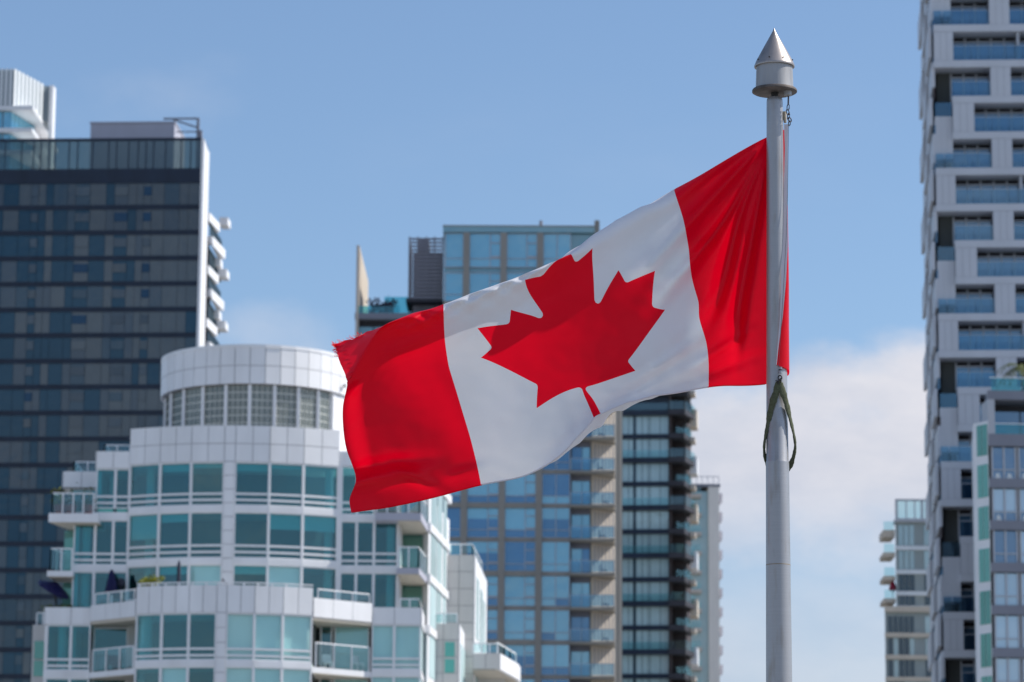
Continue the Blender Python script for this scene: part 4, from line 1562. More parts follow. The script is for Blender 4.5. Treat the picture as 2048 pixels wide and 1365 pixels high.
# ---- lower left bay
b3 = .5
xa3, xb3 = X(90, 1240, b3), X(182, 1240, b3)
zt0, zt1 = Z(140, 1250, b3), Z(140, 1215, b3)
panels('parapet', [(xa3, b3), (X(142, 1240, b3), b3), (xb3, b3)], zt0, zt1, 1, 1, th=.3)
panels('wing_return', [(xa3, 6), (xa3, b3)], zt0, zt1, 1, 2, th=.3)
MB().box(xa3, xb3, b3 + .3, 10, zt0, zt1 - .35).build('wing_roof', M['panel'], B.o)
f3 = Z(140, 1349, b3)
for (a, b) in ((xa3 + .12, X(141, 1300, b3)), (X(141, 1300, b3), xb3)):
    window((a, b3), (b, b3), f3 + .2, zt0, None, (.10, .24))
    window((a, b3), (b, b3), f3 - fh, f3 - .2, None, (.10, .24))
MB().wall((xa3, b3), (xb3, b3), .3, f3 - .2, f3 + .2, out=.05).build('floor_band', M['panel'], B.o)
MB().box(xa3 + .1, xb3, b3 + .3, b3 + 4, f3 - .12, f3 + .12).build('floor_slab', M['ceiling'], B.o)
MB().box(xa3 + .3, xb3, b3 + 3.5, 12, 0, zt0).build('wing_core', M['inner'], B.o)
MB().box(xa3, xa3 + .12, b3 + .05, 12, 0, zt0).build('side_wall', M['panel'], B.o)
m_ = MB()
m_.lathe([(.22, f3), (.22, zt0)], 14, xa3 + .85, b3 + .75)
m_.build('column', M['column'], B.o)
xg0 = X(64, 1300, 2.5)
zg = Z(75, 1250, 2.5)
MB().box(xg0, xa3 + .02, 2.5, 9, 0, zg).build('grey_annex', M['stucco'], B.o)
for (p, q) in ((1283, 1318), (1322, 1353)):
    MB().box(X(69, 1300, 2.5), X(88, 1300, 2.5), 2.44, 2.55, Z(75, q, 2.5), Z(75, p, 2.5)).build('annex_window', M['g_green'], B.o)
rail(B.o, [(X(73, 1240, 2.6), 2.7), (xa3 - .05, 2.7)], zg, Z(75, 1227, 2.6) - zg, 2)
# ---- lower central bay
bF = -3.0
lx = [X(271, 1280, bF + 1), X(323, 1280, bF + .6), X(377, 1280, bF + .2), X(432, 1280, bF), X(452, 1280, bF), X(508, 1280, bF + .15), X(565, 1280, bF + .5), X(624, 1280, bF + 1)]
lp_ = arc_pts(lx[0], lx[-1], bF, 1.0, lx)
zq0, zq1 = Z(450, 1226, bF), Z(450, 1170, bF)
panels('parapet', lp_, zq0, zq1, 1, [2, 2, 2, 1, 2, 2, 2], th=.4)
cap = MB()
for i in range(len(lp_) - 1):
    cap.wall(lp_[i], lp_[i + 1], .12, zq1 + .10, zq1 + .16, out=.02)
    for t in (.1, .6):
        p = lerp2(lp_[i], lp_[i + 1], t)
        cap.box(p[0] - .05, p[0] + .05, p[1], p[1] + .1, zq1 - .02, zq1 + .1)
cap.build('parapet_rail', M['frame'], B.o)
MB().prism([(x, y + .4) for x, y in lp_] + [(lx[-1], 3), (lx[0], 3)], zq0 - .1, zq0 + .35).build('terrace_floor', M['ceiling'], B.o)
lf1 = Z(450, 1327, bF)
lev2 = [zq0, lf1, lf1 - fh]
for li in range(2):
    z1, z0 = lev2[li] - (bh if li else 0), lev2[li + 1] + bh
    for i in (0, 1, 2, 4, 5, 6):
        bl = 1.0 if i in (4, 5, 6) or (li == 1 and i == 1) else None
        window(lp_[i], lp_[i + 1], z0, z1, bl, (.10, .24))
    fb = MB()
    for i in range(len(lp_) - 1):
        fb.wall(lp_[i], lp_[i + 1], .3, lev2[li + 1] - bh, lev2[li + 1] + bh, out=.05)
    fb.build('floor_band', M['panel'], B.o)
    MB().prism([(x, y + .25) for x, y in lp_] + [(lx[-1], 1.5), (lx[0], 1.5)], lev2[li + 1] - .13, lev2[li + 1] + .13).build('floor_slab', M['ceiling'], B.o)
panels('pier', [lp_[3], lp_[4]], lev2[2], zq0, 7, 1, th=.5, out=.03)
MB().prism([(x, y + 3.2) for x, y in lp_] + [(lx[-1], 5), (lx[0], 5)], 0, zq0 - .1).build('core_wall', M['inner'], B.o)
m_ = MB()
c = lerp2(lp_[0], lp_[1], .35)
m_.lathe([(.3, lf1), (.3, zq0)], 14, c[0], c[1] + .9)
m_.build('column', M['column'], B.o)


# ---- splayed balconies either side of the lower bay
def splayed(side, A, Bq, zA0, zA1, railz, ztop_rail, zb_, rail_top, npan):
    """parapet balcony above, glass balcony below, over the plan line A-B"""
    o = panels('balcony_parapet', [A, Bq], zA0, zA1, 1, npan, th=.25)
    inA, inB = (A[0], A[1] + 2.2 if side < 0 else 1.5), (Bq[0], 1.5 if side < 0 else Bq[1] + 2.2)
    fl_ = MB().prism([A, Bq, (Bq[0], 3), (A[0], 3)], zA0 - .14, zA0 + .02).build('soffit', M['soffit'], o)
    rail(o, [lerp2(A, Bq, .08), lerp2(A, Bq, .96)], zA1 - .05, ztop_rail - zA1, 3)
    bo_ = MB().prism([A, Bq, (Bq[0], 3), (A[0], 3)], zb_ - .3, zb_).build('balcony', M['panel'], B.o)
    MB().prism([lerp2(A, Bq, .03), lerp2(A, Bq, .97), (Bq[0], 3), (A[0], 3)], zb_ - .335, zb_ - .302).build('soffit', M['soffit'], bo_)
    rail(bo_, [lerp2(A, Bq, .06), lerp2(A, Bq, .97)], zb_, rail_top - zb_, 3)
    return o, bo_


A, Bq = (X(182, 1240, .4), .4), (lx[0] - .02, bF + 1.0)
splayed(-1, A, Bq, Z(182, 1244, .4), Z(182, 1211, .4), 0, Z(200, 1187, 0), Z(200, 1344, 0), Z(200, 1301, 0), 3)
window((A[0] + .05, 1.3), (X(255, 1300, 1.3), 1.3), f3 - fh, Z(200, 1255, 1.3), None, (), 'g_teal')
MB().box(X(255, 1300, 1.3), lx[0] + .2, 1.1, 1.4, f3 - fh, Z(200, 1244, 1.3)).build('recess_post', M['stucco'], B.o)
A2, B2 = (lx[-1] + .02, bF + 1.0), (X(743, 1240, .4), .4)
splayed(1, A2, B2, Z(743, 1246, .4), Z(743, 1207, .4), 0, Z(690, 1184, -.6), Z(700, 1341, -.3), Z(690, 1293, -.5), 3)
window((X(668, 1300, 1.3), 1.3), (X(738, 1300, 1.3), 1.3), f3 - fh, Z(690, 1252, 1.3), .9, (), 'g_teal')
window((X(640, 1300, 1.3), 1.3), (X(664, 1300, 1.3), 1.3), f3 - fh, Z(690, 1252, 1.3), None, (), 'g_teal')
MB().box(lx[-1], X(745, 1300), 3.3, 6, 0, Z(690, 1250, 1.3)).build('recess_wall', M['inner'], B.o)
MB().box(xb3, lx[0], 3.3, 6, 0, Z(200, 1250, 1.3)).build('recess_wall', M['inner'], B.o)
# ---- right bays
bR = 1.5
xr0, xr1 = ux[-1], X(797, 1080, bR)
rdv = [X(681, 1080, bR), X(713, 1080, bR), X(748, 1080, bR), xr1]
lr1 = Z(740, 1036.5, bR)
lr2 = Z(740, 1139.5, bR)
lr3 = lr2 - fh
zr0 = Z(690, 933, bR)
panels('parapet', [(xr0, bR), (X(740, 920, bR), bR)], zr0, Z(690, 903, bR), 1, 2, th=.3)
MB().box(xr0, X(740, 920, bR), bR + .3, 14, zr0, Z(690, 903, bR) - .3).build('wing_roof', M['panel'], B.o)
for i in range(3):
    if i < 2:
        window((rdv[i], bR), (rdv[i + 1], bR), lr1 + .17, zr0, None, (.11, .25))
    window((rdv[i], bR), (rdv[i + 1], bR), lr2 + .17, lr1 - .17, None, (.12, .28))
    window((rdv[i], bR), (rdv[i + 1], bR), lr3 + .1, lr2 - .17, None, ())
MB().box(xr0 - .1, rdv[0] + .06, bR - .15, bR + .4, lr3, zr0).build('corner_post', M['frame'], B.o)
MB().wall((xr0, bR), (xr1 + .05, bR), .3, lr1 - .17, lr1 + .17, out=.05).build('floor_band', M['panel'], B.o)
MB().wall((xr0, bR), (xr1 + .05, bR), .3, lr2 - .17, lr2 + .17, out=.05).build('floor_band', M['panel'], B.o)
for z in (lr1, lr2, lr3):
    MB().box(xr0, xr1, bR + .3, bR + 4, z - .13, z + .13).build('floor_slab', M['ceiling'], B.o)
MB().box(xr0 - .1, xr1 - .3, bR + 3.4, 15, 0, zr0).build('wing_core', M['inner'], B.o)
MB().box(xr1 - .12, xr1 + .1, bR, 6.5, lr3, lr1 - .17).build('side_wall', M['stucco'], B.o)
m_ = MB()
for z0, z1 in ((lr2, lr1), (lr3, lr2)):
    m_.lathe([(.22, z0), (.22, z1)], 14, xr1 - .45, bR + .8)
m_.build('column', M['column'], B.o)
# balconies at the right corner
xcR = X(842, 1040, .2)
xe2 = X(858, 1073, 5)
zf1, zf0 = Z(800, 1026, .2), Z(800, 1041, .2)
bo = MB().prism([(rdv[2] + .1, .2), (xcR, .2), (xe2, 5.5), (rdv[2] + .1, 5.5)], zf0, zf1).build('balcony', M['mech'], B.o)
MB().prism([(xr1, .25), (xcR - .05, .25), (xe2 - .05, 5.4), (xr1, 5.4)], zf0 - .05, zf0 - .005).build('soffit', M['soffit'], bo)
rail(bo, [(rdv[2] + .15, .3), (xcR - .1, .3)], zf1, 1.05, 4)
rail(bo, [(xcR - .1, .3), (xe2 - .1, 5.2)], zf1, 1.05, 4)
for n_, (zt_, zbm) in enumerate(((1136, 1148), (1243, 1254))):
    if n_ == 1:
        continue
    z1, z0 = Z(820, zt_, .6), Z(820, zbm, .6)
    bo = MB().prism([(xr1 - .05, .6), (X(838, 1140, .6), .6), (X(856, 1180, 5), 5.5), (xr1 - .05, 5.5)], z0, z1).build('balcony', M['mech'], B.o)
    MB().prism([(xr1, .65), (X(838, 1140, .6) - .05, .65), (X(856, 1180, 5) - .05, 5.4), (xr1, 5.4)], z0 - .05, z0 - .005).build('soffit', M['soffit'], bo)
    rail(bo, [(xr1 + .05, .7), (X(837, 1120, .7), .7)], z1, Z(820, 1096, .7) - z1, 2)
    rail(bo, [(X(837, 1120, .7), .7), (X(855, 1140, 5), 5.2)], z1, Z(820, 1096, .7) - z1, 4)
MB().box(xr1, xe2 + .02, 5.6, 14, 0, zf0).build('recess_wall', M['g_green'], B.o)
# sunlit right flank, running back
fA_ = (X(858, 1000, 4.6), 4.6)
zfl = Z(865, 995, 5)
fB_ = far_pt(B, 899, 1041, zfl)
MB().prism([fA_, fB_, (fB_[0] - 3, fB_[1]), (fA_[0] - .25, fA_[1] + .5)], 0, zfl).build('flank_wall', M['panel'], B.o)
ln = math.hypot(fB_[0] - fA_[0], fB_[1] - fA_[1])
for li, zc in enumerate((lr1 + fh, lr1, lr2, lr3)):
    for (t0, t1) in ((.10, .36), (.40, .62)):
        p, q = lerp2(fA_, fB_, t0), lerp2(fA_, fB_, t1)
        m_ = MB().wall(p, q, .1, zc - fh + .35, zc - .25, out=.03)
        wo = m_.build('flank_window', M['g_pale'], B.o)
    p, q = lerp2(fA_, fB_, .70), lerp2(fA_, fB_, .84)
    MB().wall(p, q, .1, zc - fh + .35, zc - .25, out=.03).build('flank_window', M['g_pale'], B.o)
    MB().wall(fA_, fB_, .3, zc - .22, zc + .22, out=.12).build('flank_band', M['panel'], B.o)
# lower right bay
xq0, xq1 = X(744, 1230, .5), X(842, 1230, .5)
zt0, zt1 = Z(800, 1250, .5), Z(800, 1215, .5)
panels('parapet', [(xq0, .5), (X(789, 1230, .5), .5), (xq1, .5)], zt0, zt1, 1, 1, th=.3)
e3 = far_pt(B, 861, 1281, zt1)
panels('parapet', [(xq1, .5), e3], zt0 - .0, zt1, 1, 3, th=.3)
MB().prism([(xq0, .85), (xq1 - .05, .85), (e3[0] - .05, e3[1]), (xq0, e3[1])], zt0, zt1 - .35).build('wing_roof', M['panel'], B.o)
f5 = Z(800, 1346, .5)
for (a, b) in ((xq0, X(788, 1300, .5)), (X(788, 1300, .5), xq1)):
    window((a, .5), (b, .5), f5 + .18, zt0, 1.0, (.10, .24))
    window((a, .5), (b, .5), f5 - fh, f5 - .18, .8, (.10, .24))
MB().wall((xq0, .5), (xq1, .5), .3, f5 - .18, f5 + .18, out=.05).build('floor_band', M['panel'], B.o)
MB().box(xq0, xq1 - .3, 3.5, 9, 0, zt0).build('wing_core', M['inner'], B.o)
for (z0, z1) in ((f5 + .18, zt0), (f5 - fh, f5 - .18)):
    p, q = (xq1, .5), e3
    for (t0, t1) in ((.02, .32), (.34, .64), (.66, .94)):
        MB().wall(lerp2(p, q, t0), lerp2(p, q, t1), .1, z0, z1, out=-.02).build('flank_window', M['g_pale'], B.o)
MB().wall((xq1, .5), e3, .3, f5 - .18, f5 + .18, out=.05).build('floor_band', M['panel'], B.o)
rail(B.o, [(X(800, 1200, .7), .7), (xq1 - .1, .7)], zt1 - .02, Z(820, 1199, .7) - zt1, 2)
rail(B.o, [(xq1 - .1, .7), lerp2((xq1 - .1, .7), e3, .9)], zt1 - .02, Z(820, 1199, .7) - zt1, 4)
# ---- grey clad stair tower at the right rear
bG = 13.0
xg0, xg1 = X(880, 1150, bG), X(948, 1150, bG)
zgt = Z(920, 1110, bG)
e4 = far_pt(B, 972, 1163, zgt)
panels('stair_tower', [(xg0, bG), (X(918, 1150, bG), bG), (xg1, bG)], zgt - 12 * .98, zgt, 12, 1, th=.3, mat='stucco')
panels('stair_tower_side', [(xg1, bG), e4], zgt - 12 * .98, zgt, 6, 3, th=.3, mat='panel', gap=.01)
MB().prism([(xg0, bG + .3), (xg1 - .1, bG + .3), (e4[0] - .1, e4[1]), (xg0, e4[1])], 0, zgt - .2).build('stair_core', M['stucco'], B.o)
for (t0, t1, z0, z1) in ((.12, .30, 1.1, 4.6), (.42, .62, 1.3, 4.8), (.70, .84, 1.6, 4.8), (.12, .30, 5.8, 9.4), (.42, .62, 6.0, 9.6)):
    MB().wall(lerp2((xg1, bG), e4, t0), lerp2((xg1, bG), e4, t1), .1, zgt - z1, zgt - z0, out=.09).build('flank_window', M['g_pale'], B.o)
rail(B.o, [(X(899, 1100, bG), bG + .2), (xg1 - .1, bG + .2)], zgt, Z(920, 1089, bG) - zgt, 2)
rail(B.o, [(xg1 - .1, bG + .2), lerp2((xg1 - .1, bG), e4, .7)], zgt, Z(920, 1089, bG) - zgt, 4)
# lower grey block
bH = 8.0
xh0, xh1 = X(855, 1300, bH), X(917, 1300, bH)
zh = Z(890, 1248, bH)
e5 = far_pt(B, 947, 1308, zh)
panels('annex_wall', [(xh0, bH), (X(886, 1300, bH), bH), (xh1, bH)], zh - 5 * .92, zh, 5, 1, th=.3, mat='stucco')
panels('annex_side', [(xh1, bH), e5], zh - 5 * .92, zh, 3, 4, th=.3, mat='panel', gap=.01)
MB().prism([(xh0, bH + .3), (xh1 - .1, bH + .3), (e5[0] - .1, e5[1]), (xh0, e5[1])], 0, zh - .2).build('annex_core', M['stucco'], B.o)
for (p, q) in ((1285, 1314), (1319, 1346)):
    MB().box(X(890, 1300, bH), X(909, 1300, bH), bH - .09, bH + .05, Z(890, q, bH), Z(890, p, bH)).build('annex_window', M['g_aqua'], B.o)
MB().wall(lerp2((xh1, bH), e5, .05), lerp2((xh1, bH), e5, .38), .1, zh - 4.4, zh - 1.0, out=.09).build('flank_window', M['g_pale'], B.o)
rail(B.o, [(X(862, 1240, bH), bH + .2), (xh1 - .1, bH + .2)], zh, Z(890, 1228, bH) - zh, 2)
# corner balcony at the bottom right
bK = 11.0
xk0, xk1 = X(946, 1325, bK), X(999, 1325, bK)
z1, z0 = Z(970, 1307, bK), Z(970, 1339, bK)
bo = panels('balcony_parapet', [(xk0, bK), (X(971, 1325, bK), bK), (xk1, bK)], z0, z1, 1, 1, th=.3, mat='stucco')
xk2 = X(1040, 1330, 15)
cv = [(xk1, bK)] + [lerp2((xk1 + .05, bK + .2), (xk2, 17.5), t) for t in (.3, .6, .9)] + [(xk2, 19)]
m_ = MB()
for i in range(len(cv) - 1):
    m_.wall(cv[i], cv[i + 1], .3, z0, z1, out=.05)
m_.build('balcony_side', M['panel'], bo)
MB().prism([(xk0, bK + .3)] + [(x - .15, y + .3) for x, y in cv] + [(xk0, 19)], z0 - .05, z0 + .2).build('soffit', M['soffit'], bo)
rail(bo, [(xk0, bK + .3), (xk1 - .1, bK + .3)], z1 - .02, Z(970, 1287, bK) - z1, 3)
rail(bo, [(x - .12, y + .2) for x, y in cv[:4]], z1 - .02, .62, 1)
MB().box(xk0 - .5, X(1010, 1350, 16), 16, 24, 0, z0 + .3).build('annex_core', M['stucco'], B.o)
# ---- things on the terraces
loc = B.world(X(222, 1190, .6), .6, zs3 + .1)
zbase = Z(222, 1210, .6)
loc = B.world(X(222, 1190, .6), .6, zbase)
po = empty('closed_parasol', loc, 'closed navy blue parasol standing on the white building terrace', 'parasol')
hh = Z(222, 1140, .6) - zbase
MB().tube([(0, 0, 0), (0, 0, hh)], .03, 8).build('pole', M['frame'], po)
pf = MB()
npf = 16
for i in range(npf):
    pass
prf = [(.05, hh), (.12, hh * .9), (.22, hh * .6), (.30, hh * .35), (.24, hh * .30)]
base = len(pf.v)
for r_, z in prf:
    for q in range(24):
        a = 2 * math.pi * q / 24
        rr2 = r_ * (1 + .22 * math.cos(a * 6))
        pf.v.append((rr2 * math.cos(a), rr2 * math.sin(a), z))
for i in range(len(prf) - 1):
    for q in range(24):
        q2 = (q + 1) % 24
        pf.f.append((i * 24 + q, i * 24 + q2, (i + 1) * 24 + q2, (i + 1) * 24 + q))
        pf.m.append(0)
pf.build('canopy', M['parasol'], po, True)
# dark heater and post
loc = B.world(X(241, 1195, .9), .9, Z(241, 1210, .9))
pt = MB()
pt.lathe([(.22, 0), (.22, .1), (.06, .12), (.06, 1.0), (.2, 1.05), (.22, 1.35), (.05, 1.45)], 14)
tag(pt.build('patio_heater', M['furn'], None, True, loc), 'dark patio heater right beside the closed navy parasol', 'heater')
zt_ = zq1
loc = B.world(X(357, 1168, -1.6), -1.6, zq0 + .35)
pt = MB()
zz = Z(357, 1121, -1.6) - (zq0 + .35)
pt.lathe([(.25, 0), (.25, .08), (.05, .1), (.05, zz * .3), (.11, zz * .35), (.10, zz * .9), (.03, zz)], 14)
tag(pt.build('furled_parasol', M['furn'], None, True, loc), 'thin furled black parasol on the central terrace in front of the windows', 'parasol')
loc = B.world(X(300, 1168, -1.3), -1.3, zq1 - .02)
shrub('terrace_shrub', 'yellow green rounded shrub behind the white parapet of the central terrace', loc, .62, .4, .42, 420, M['yleaf'], 8, .13)
loc = B.world(X(447, 1170, -1.6), -1.6, zq1 - .4)
shrub('terrace_shrub', 'thin brown sprig by the pier on the central terrace', loc, .12, .12, .55, 40, M['pleaf'], 9, .12)
# tilted blue parasol on the left terrace
loc = B.world(X(103, 1210, 2), 2, zt1 - .3)
po = empty('tilted_parasol', loc, 'open navy blue parasol tilted over on the lower left terrace', 'parasol')
zc_ = Z(108, 1181, 2) - (zt1 - .3)
MB().tube([(.35, 0, 0), (.2, 0, zc_ * .7), (.05, 0, zc_)], .05, 8).build('pole', M['black'], po)
cn_ = MB()
n_ = 8
ax_ = Vector((.48, -.2, .85)).normalized()
u_ = ax_.cross(Vector((0, 1, 0))).normalized()
v_ = ax_.cross(u_)
cen_ = Vector((.1, 0, zc_ + .1))
tip = cen_ + ax_ * .4
rim = [cen_ + (u_ * math.cos(2 * math.pi * i / n_) + v_ * math.sin(2 * math.pi * i / n_)) * .95 for i in range(n_)]
for i in range(n_):
    a, b = rim[i], rim[(i + 1) % n_]
    cn_.quad(tip, a, b)
    cn_.quad(a, a - ax_ * .16, b - ax_ * .16, b)
cn_.build('canopy', M['parasol'], po)
loc = B.world(X(120, 1212, 1.4), 1.4, zt1 - .4)
shrub('terrace_shrub', 'low dark green hedge on the lower left terrace under the tilted parasol', loc, .9, .3, .30, 260, M['leaf'], 12, .12)
# patio furniture glimpsed on the lower balconies
for i, (px, b_, lab, mt) in enumerate(((224, 0.2, 'dark patio chair on the glass balcony left of the lower bay', 'furn'), (655, .2, 'white patio chair on the glass balcony right of the lower bay, by the pier', 'frame'), (715, .6, 'white patio chair at the outer end of the right glass balcony', 'frame'))):
    zf_ = Z(200, 1344, 0) if i == 0 else Z(700, 1341, -.3)
    loc = B.world(X(px, 1335, b_), b_, zf_)
    o = empty('patio_chair', loc, lab, 'chair', .4 * i, 'patio chairs on the lower balconies')
    MB().box(-.25, .25, -.25, .25, .42, .47).build('seat', M[mt], o)
    MB().box(-.25, .25, .2, .25, .5, .9).build('backrest', M[mt], o)
    for (a, b) in ((-.23, -.23), (.19, -.23), (-.23, .19), (.19, .19)):
        MB().box(a, a + .04, b, b + .04, 0, .42).build('leg', M[mt], o)
# plain lower storeys down to the street, below what the photograph shows
pz = lev2[-1] - .2
MB().prism([(xa3 + .05, .6), (xb3, .6), lp_[0]] + lp_[1:-1] + [lp_[-1], (xq0, .6), (xq1 - .05, .6), (xq1, 8), (xa3 + .1, 8)], 0, pz).build('podium', M['panel'], B.o)

# ------------------------------------------------------------------ flagpole
YP = 25.0
PXM = YP / F_PX                       # metres per photograph pixel at the pole
AX = at(1551, 420, YP)                # the pole's axis


def zpole(py):
    return at(1553, py, YP).z


fp = empty('flagpole', (AX.x, AX.y, 0), 'tapered brushed grey metal flagpole with a conical cap, carrying the flag', 'flagpole')
prof = [(0.155, 0.0), (0.155, 0.25), (0.115, 0.3), (0.105, 2.0)]
for py, wd in ((1365, 51), (1135, 48.0), (1020, 46.5), (927, 45.6), (924, 45.0), (922.5, 43.8), (700, 40.2), (450, 36.2), (260, 33.4), (205, 32.6), (199, 31.2), (196, 27), (195, 18)):
    prof.append((wd * PXM / 2 * 1.03, zpole(py)))
MB().lathe(prof, 64).build('shaft', M['pole'], fp, True)
zz = zpole(230)
MB().lathe([(0.0600, zz - 0.012), (0.0606, zz), (0.0600, zz + 0.006)], 48).build('stain_band', M['stainring'], fp, True)
zz = zpole(1131)
MB().lathe([(0.0886, zz - 0.003), (0.0890, zz), (0.0886, zz + 0.003)], 48).build('joint_ring', M['stainring'], fp, True)
for py_, w_ in ((1005, 45.9), (1085, 47.2), (1232, 49.0), (640, 39.3), (470, 36.5)):
    zz = zpole(py_)
    rw = w_ * PXM / 2 * 1.03
    MB().lathe([(rw - .002, zz - .002), (rw + .0007, zz - .001), (rw + .0007, zz + .001), (rw - .002, zz + .002)], 48).build('joint_ring', M['drum'], fp, True)
k = PXM
MB().lathe([(7 * k, zpole(200)), (8 * k, zpole(184))], 24).build('neck', M['black'], fp, True)
zd0 = zpole(186)
MB().lathe([(44 * k, zd0), (46.5 * k, zd0 + 1.5 * k), (46.5 * k, zd0 + 5 * k), (45 * k, zd0 + 7 * k), (8 * k, zd0 + 7.5 * k)], 64).build('base_disc', M['disc'], fp, True)
MB().lathe([(39.5 * k, zd0 + 7 * k), (39 * k, zd0 + 12 * k), (37.2 * k, zd0 + 62 * k), (30 * k, zd0 + 63 * k)], 64).build('drum', M['drum'], fp, True)
cz = zd0 + 57 * k
cone = MB().lathe([(36 * k, cz - 1 * k), (41.5 * k, cz - 2.5 * k), (42 * k, cz), (41 * k, cz + 2.5 * k), (38 * k, cz + 10 * k), (20.5 * k, cz + 43 * k), (3 * k, cz + 75 * k), (0.5 * k, cz + 82 * k)], 64)
cn = cone.build('cone_cap', M['cone'], fp, True)
rv = MB()
for a in range(8):
    an = R(-110 + a * 45)
    c = Vector((math.cos(an), math.sin(an), 0))
    p = c * 38.2 * k + Vector((0, 0, cz + 10 * k))
    rv.tube([p - c * 0.004, p + c * 0.006], 0.005, 8)
rv.build('rivets', M['black'], cn)
ph = MB()
an = R(-55)
pc = Vector((26 * k, -14 * k, zd0))
ph.lathe([(4 * k, zd0 - 11 * k), (8 * k, zd0 - 9 * k), (8 * k, zd0 + 1 * k)], 20, pc.x, pc.y)
ph.build('pulley', M['drum'], fp, True)


# ------------------------------------------------------------------ flag
def fpt(px, py, D):
    """photograph pixel and depth behind the pole axis (in photograph pixels at the pole) to a point in space"""
    return at(px, py, AX.y + D * PXM)


ctrl = [
    # maple leaf corners
    (.4219, .1854, 1185, 497), (.4385, .417, 1195, 606), (.3875, .3219, 1237, 541), (.373, .382, 1253, 566),
    (.3125, .3573, 1310, 542), (.331, .485, 1306, 612), (.30625, .5135, 1330, 620), (.406, .679, 1257, 722),
    (.394, .754, 1271, 742), (.4896, .725, 1174, 775), (.51, .725, 1160, 776),
    (.606, .754, 1073, 817), (.594, .679, 1074, 771), (.69375, .5135, 962, 716), (.669, .485, 982, 696),
    (.6875, .3573, 955, 657), (.627, .382, 1017, 648), (.6125, .3219, 1022, 620), (.5615, .417, 1083, 634),
    (.578, .1854, 1050, 560), (.5396, .224, 1084, 551), (.4604, .224, 1153, 523),
    # stripe edges
    (.25, .0, 1348, 379), (.25, .15, 1366, 437), (.25, .315, 1378, 503), (.25, .44, 1383, 552), (.25, .57, 1397, 605),
    (.25, .645, 1398, 634), (.25, .77, 1412, 683), (.25, .87, 1417, 724), (.25, 1, 1417, 775),
    (.75, .10, 887, 609), (.75, .0, 890, 617), (.75, .25, 888, 650), (.75, .357, 890, 683), (.75, .5135, 898, 735),
    (.75, .65, 919, 804), (.75, .8, 940, 874), (.75, .9, 953, 926), (.75, 1, 962, 971),
    # red bands
    (.09, 0, 1533, 275), (.09, .25, 1535, 395), (.09, .5, 1536, 520), (.09, .75, 1538, 645), (.09, 1, 1538, 768),
    (.17, 0, 1440, 327), (.17, .25, 1452, 430), (.17, .5, 1463, 535), (.17, .75, 1475, 652), (.17, 1, 1478, 772),
    (.82, .08, 828, 626), (.82, 0, 830, 632), (.82, .5, 836, 757), (.82, .75, 866, 878), (.82, 1, 890, 990),
    (.88, .04, 777, 646), (.88, 0, 778, 648), (.88, .5, 786, 777), (.88, .75, 812, 890), (.88, 1, 828, 1005),
    (.94, 0, 732, 667), (.94, .2, 742, 705), (.94, .5, 735, 795), (.94, .8, 757, 925), (.94, 1, 766, 1017),
    (1, 0, 671, 690), (1, .12, 680, 725), (1, .25, 694, 764), (1, .4, 687, 805), (1, .55, 686, 850), (1, .7, 694, 903),
    (1, .85, 712, 963), (1, .93, 699, 998), (1, 1, 703, 1026),
    # rolled top edge
    (.31, .05, 1283, 413), (.31, 0, 1285, 419), (.36, .08, 1235, 439), (.36, 0, 1238, 449), (.42, .10, 1186, 470), (.42, 0, 1189, 480),
    (.46, .15, 1156, 501), (.46, 0, 1158, 492), (.5, .15, 1130, 513), (.5, .09, 1128, 521), (.5, 0, 1133, 507),
    (.54, .14, 1094, 529), (.54, 0, 1098, 538), (.58, .12, 1052, 547), (.58, 0, 1055, 557),
    (.64, .11, 1000, 567), (.64, 0, 1002, 577), (.70, .10, 940, 588), (.70, 0, 942, 597),
    # curled hem
    (.36, .92, 1306, 785), (.36, .97, 1304, 799), (.36, 1, 1308, 791), (.42, .89, 1254, 797), (.42, .955, 1246, 823), (.42, 1, 1256, 804),
    (.5, .88, 1187, 815), (.5, .955, 1204, 855), (.5, 1, 1190, 833), (.55, .88, 1148, 848), (.55, .96, 1160, 887), (.55, 1, 1152, 876),
    (.6, .9, 1108, 895), (.6, .97, 1114, 922), (.6, 1, 1110, 918), (.66, 1, 1047, 953), (.31, 1, 1357, 786),
]
ctrl = np.array(ctrl)


def kern(r2):
    return np.where(r2 > 1e-12, 0.5 * r2 * np.log(np.maximum(r2, 1e-12)), 0.0)


cxy = np.stack([ctrl[:, 0] * 2, ctrl[:, 1]], 1)
nC = len(cxy)
K = kern(((cxy[:, None] - cxy[None]) ** 2).sum(-1)) + np.eye(nC) * 2e-4
Pm = np.hstack([np.ones((nC, 1)), cxy])
A_ = np.block([[K, Pm], [Pm.T, np.zeros((3, 3))]])
Wt = np.linalg.solve(A_, np.vstack([ctrl[:, 2:4], np.zeros((3, 2))]))


def sstep(a, b, x):
    t = np.clip((x - a) / (b - a), 0, 1)
    return t * t * (3 - 2 * t)


def tps(U, V):
    q = np.stack([U * 2, V], 1)
    out = np.zeros((len(U), 2))
    for i in range(0, len(U), 4000):
        s_ = slice(i, i + 4000)
        kk = kern(((q[s_, None] - cxy[None]) ** 2).sum(-1))
        out[s_] = kk @ Wt[:nC] + Wt[nC] + q[s_] @ Wt[nC + 1:]
    return out


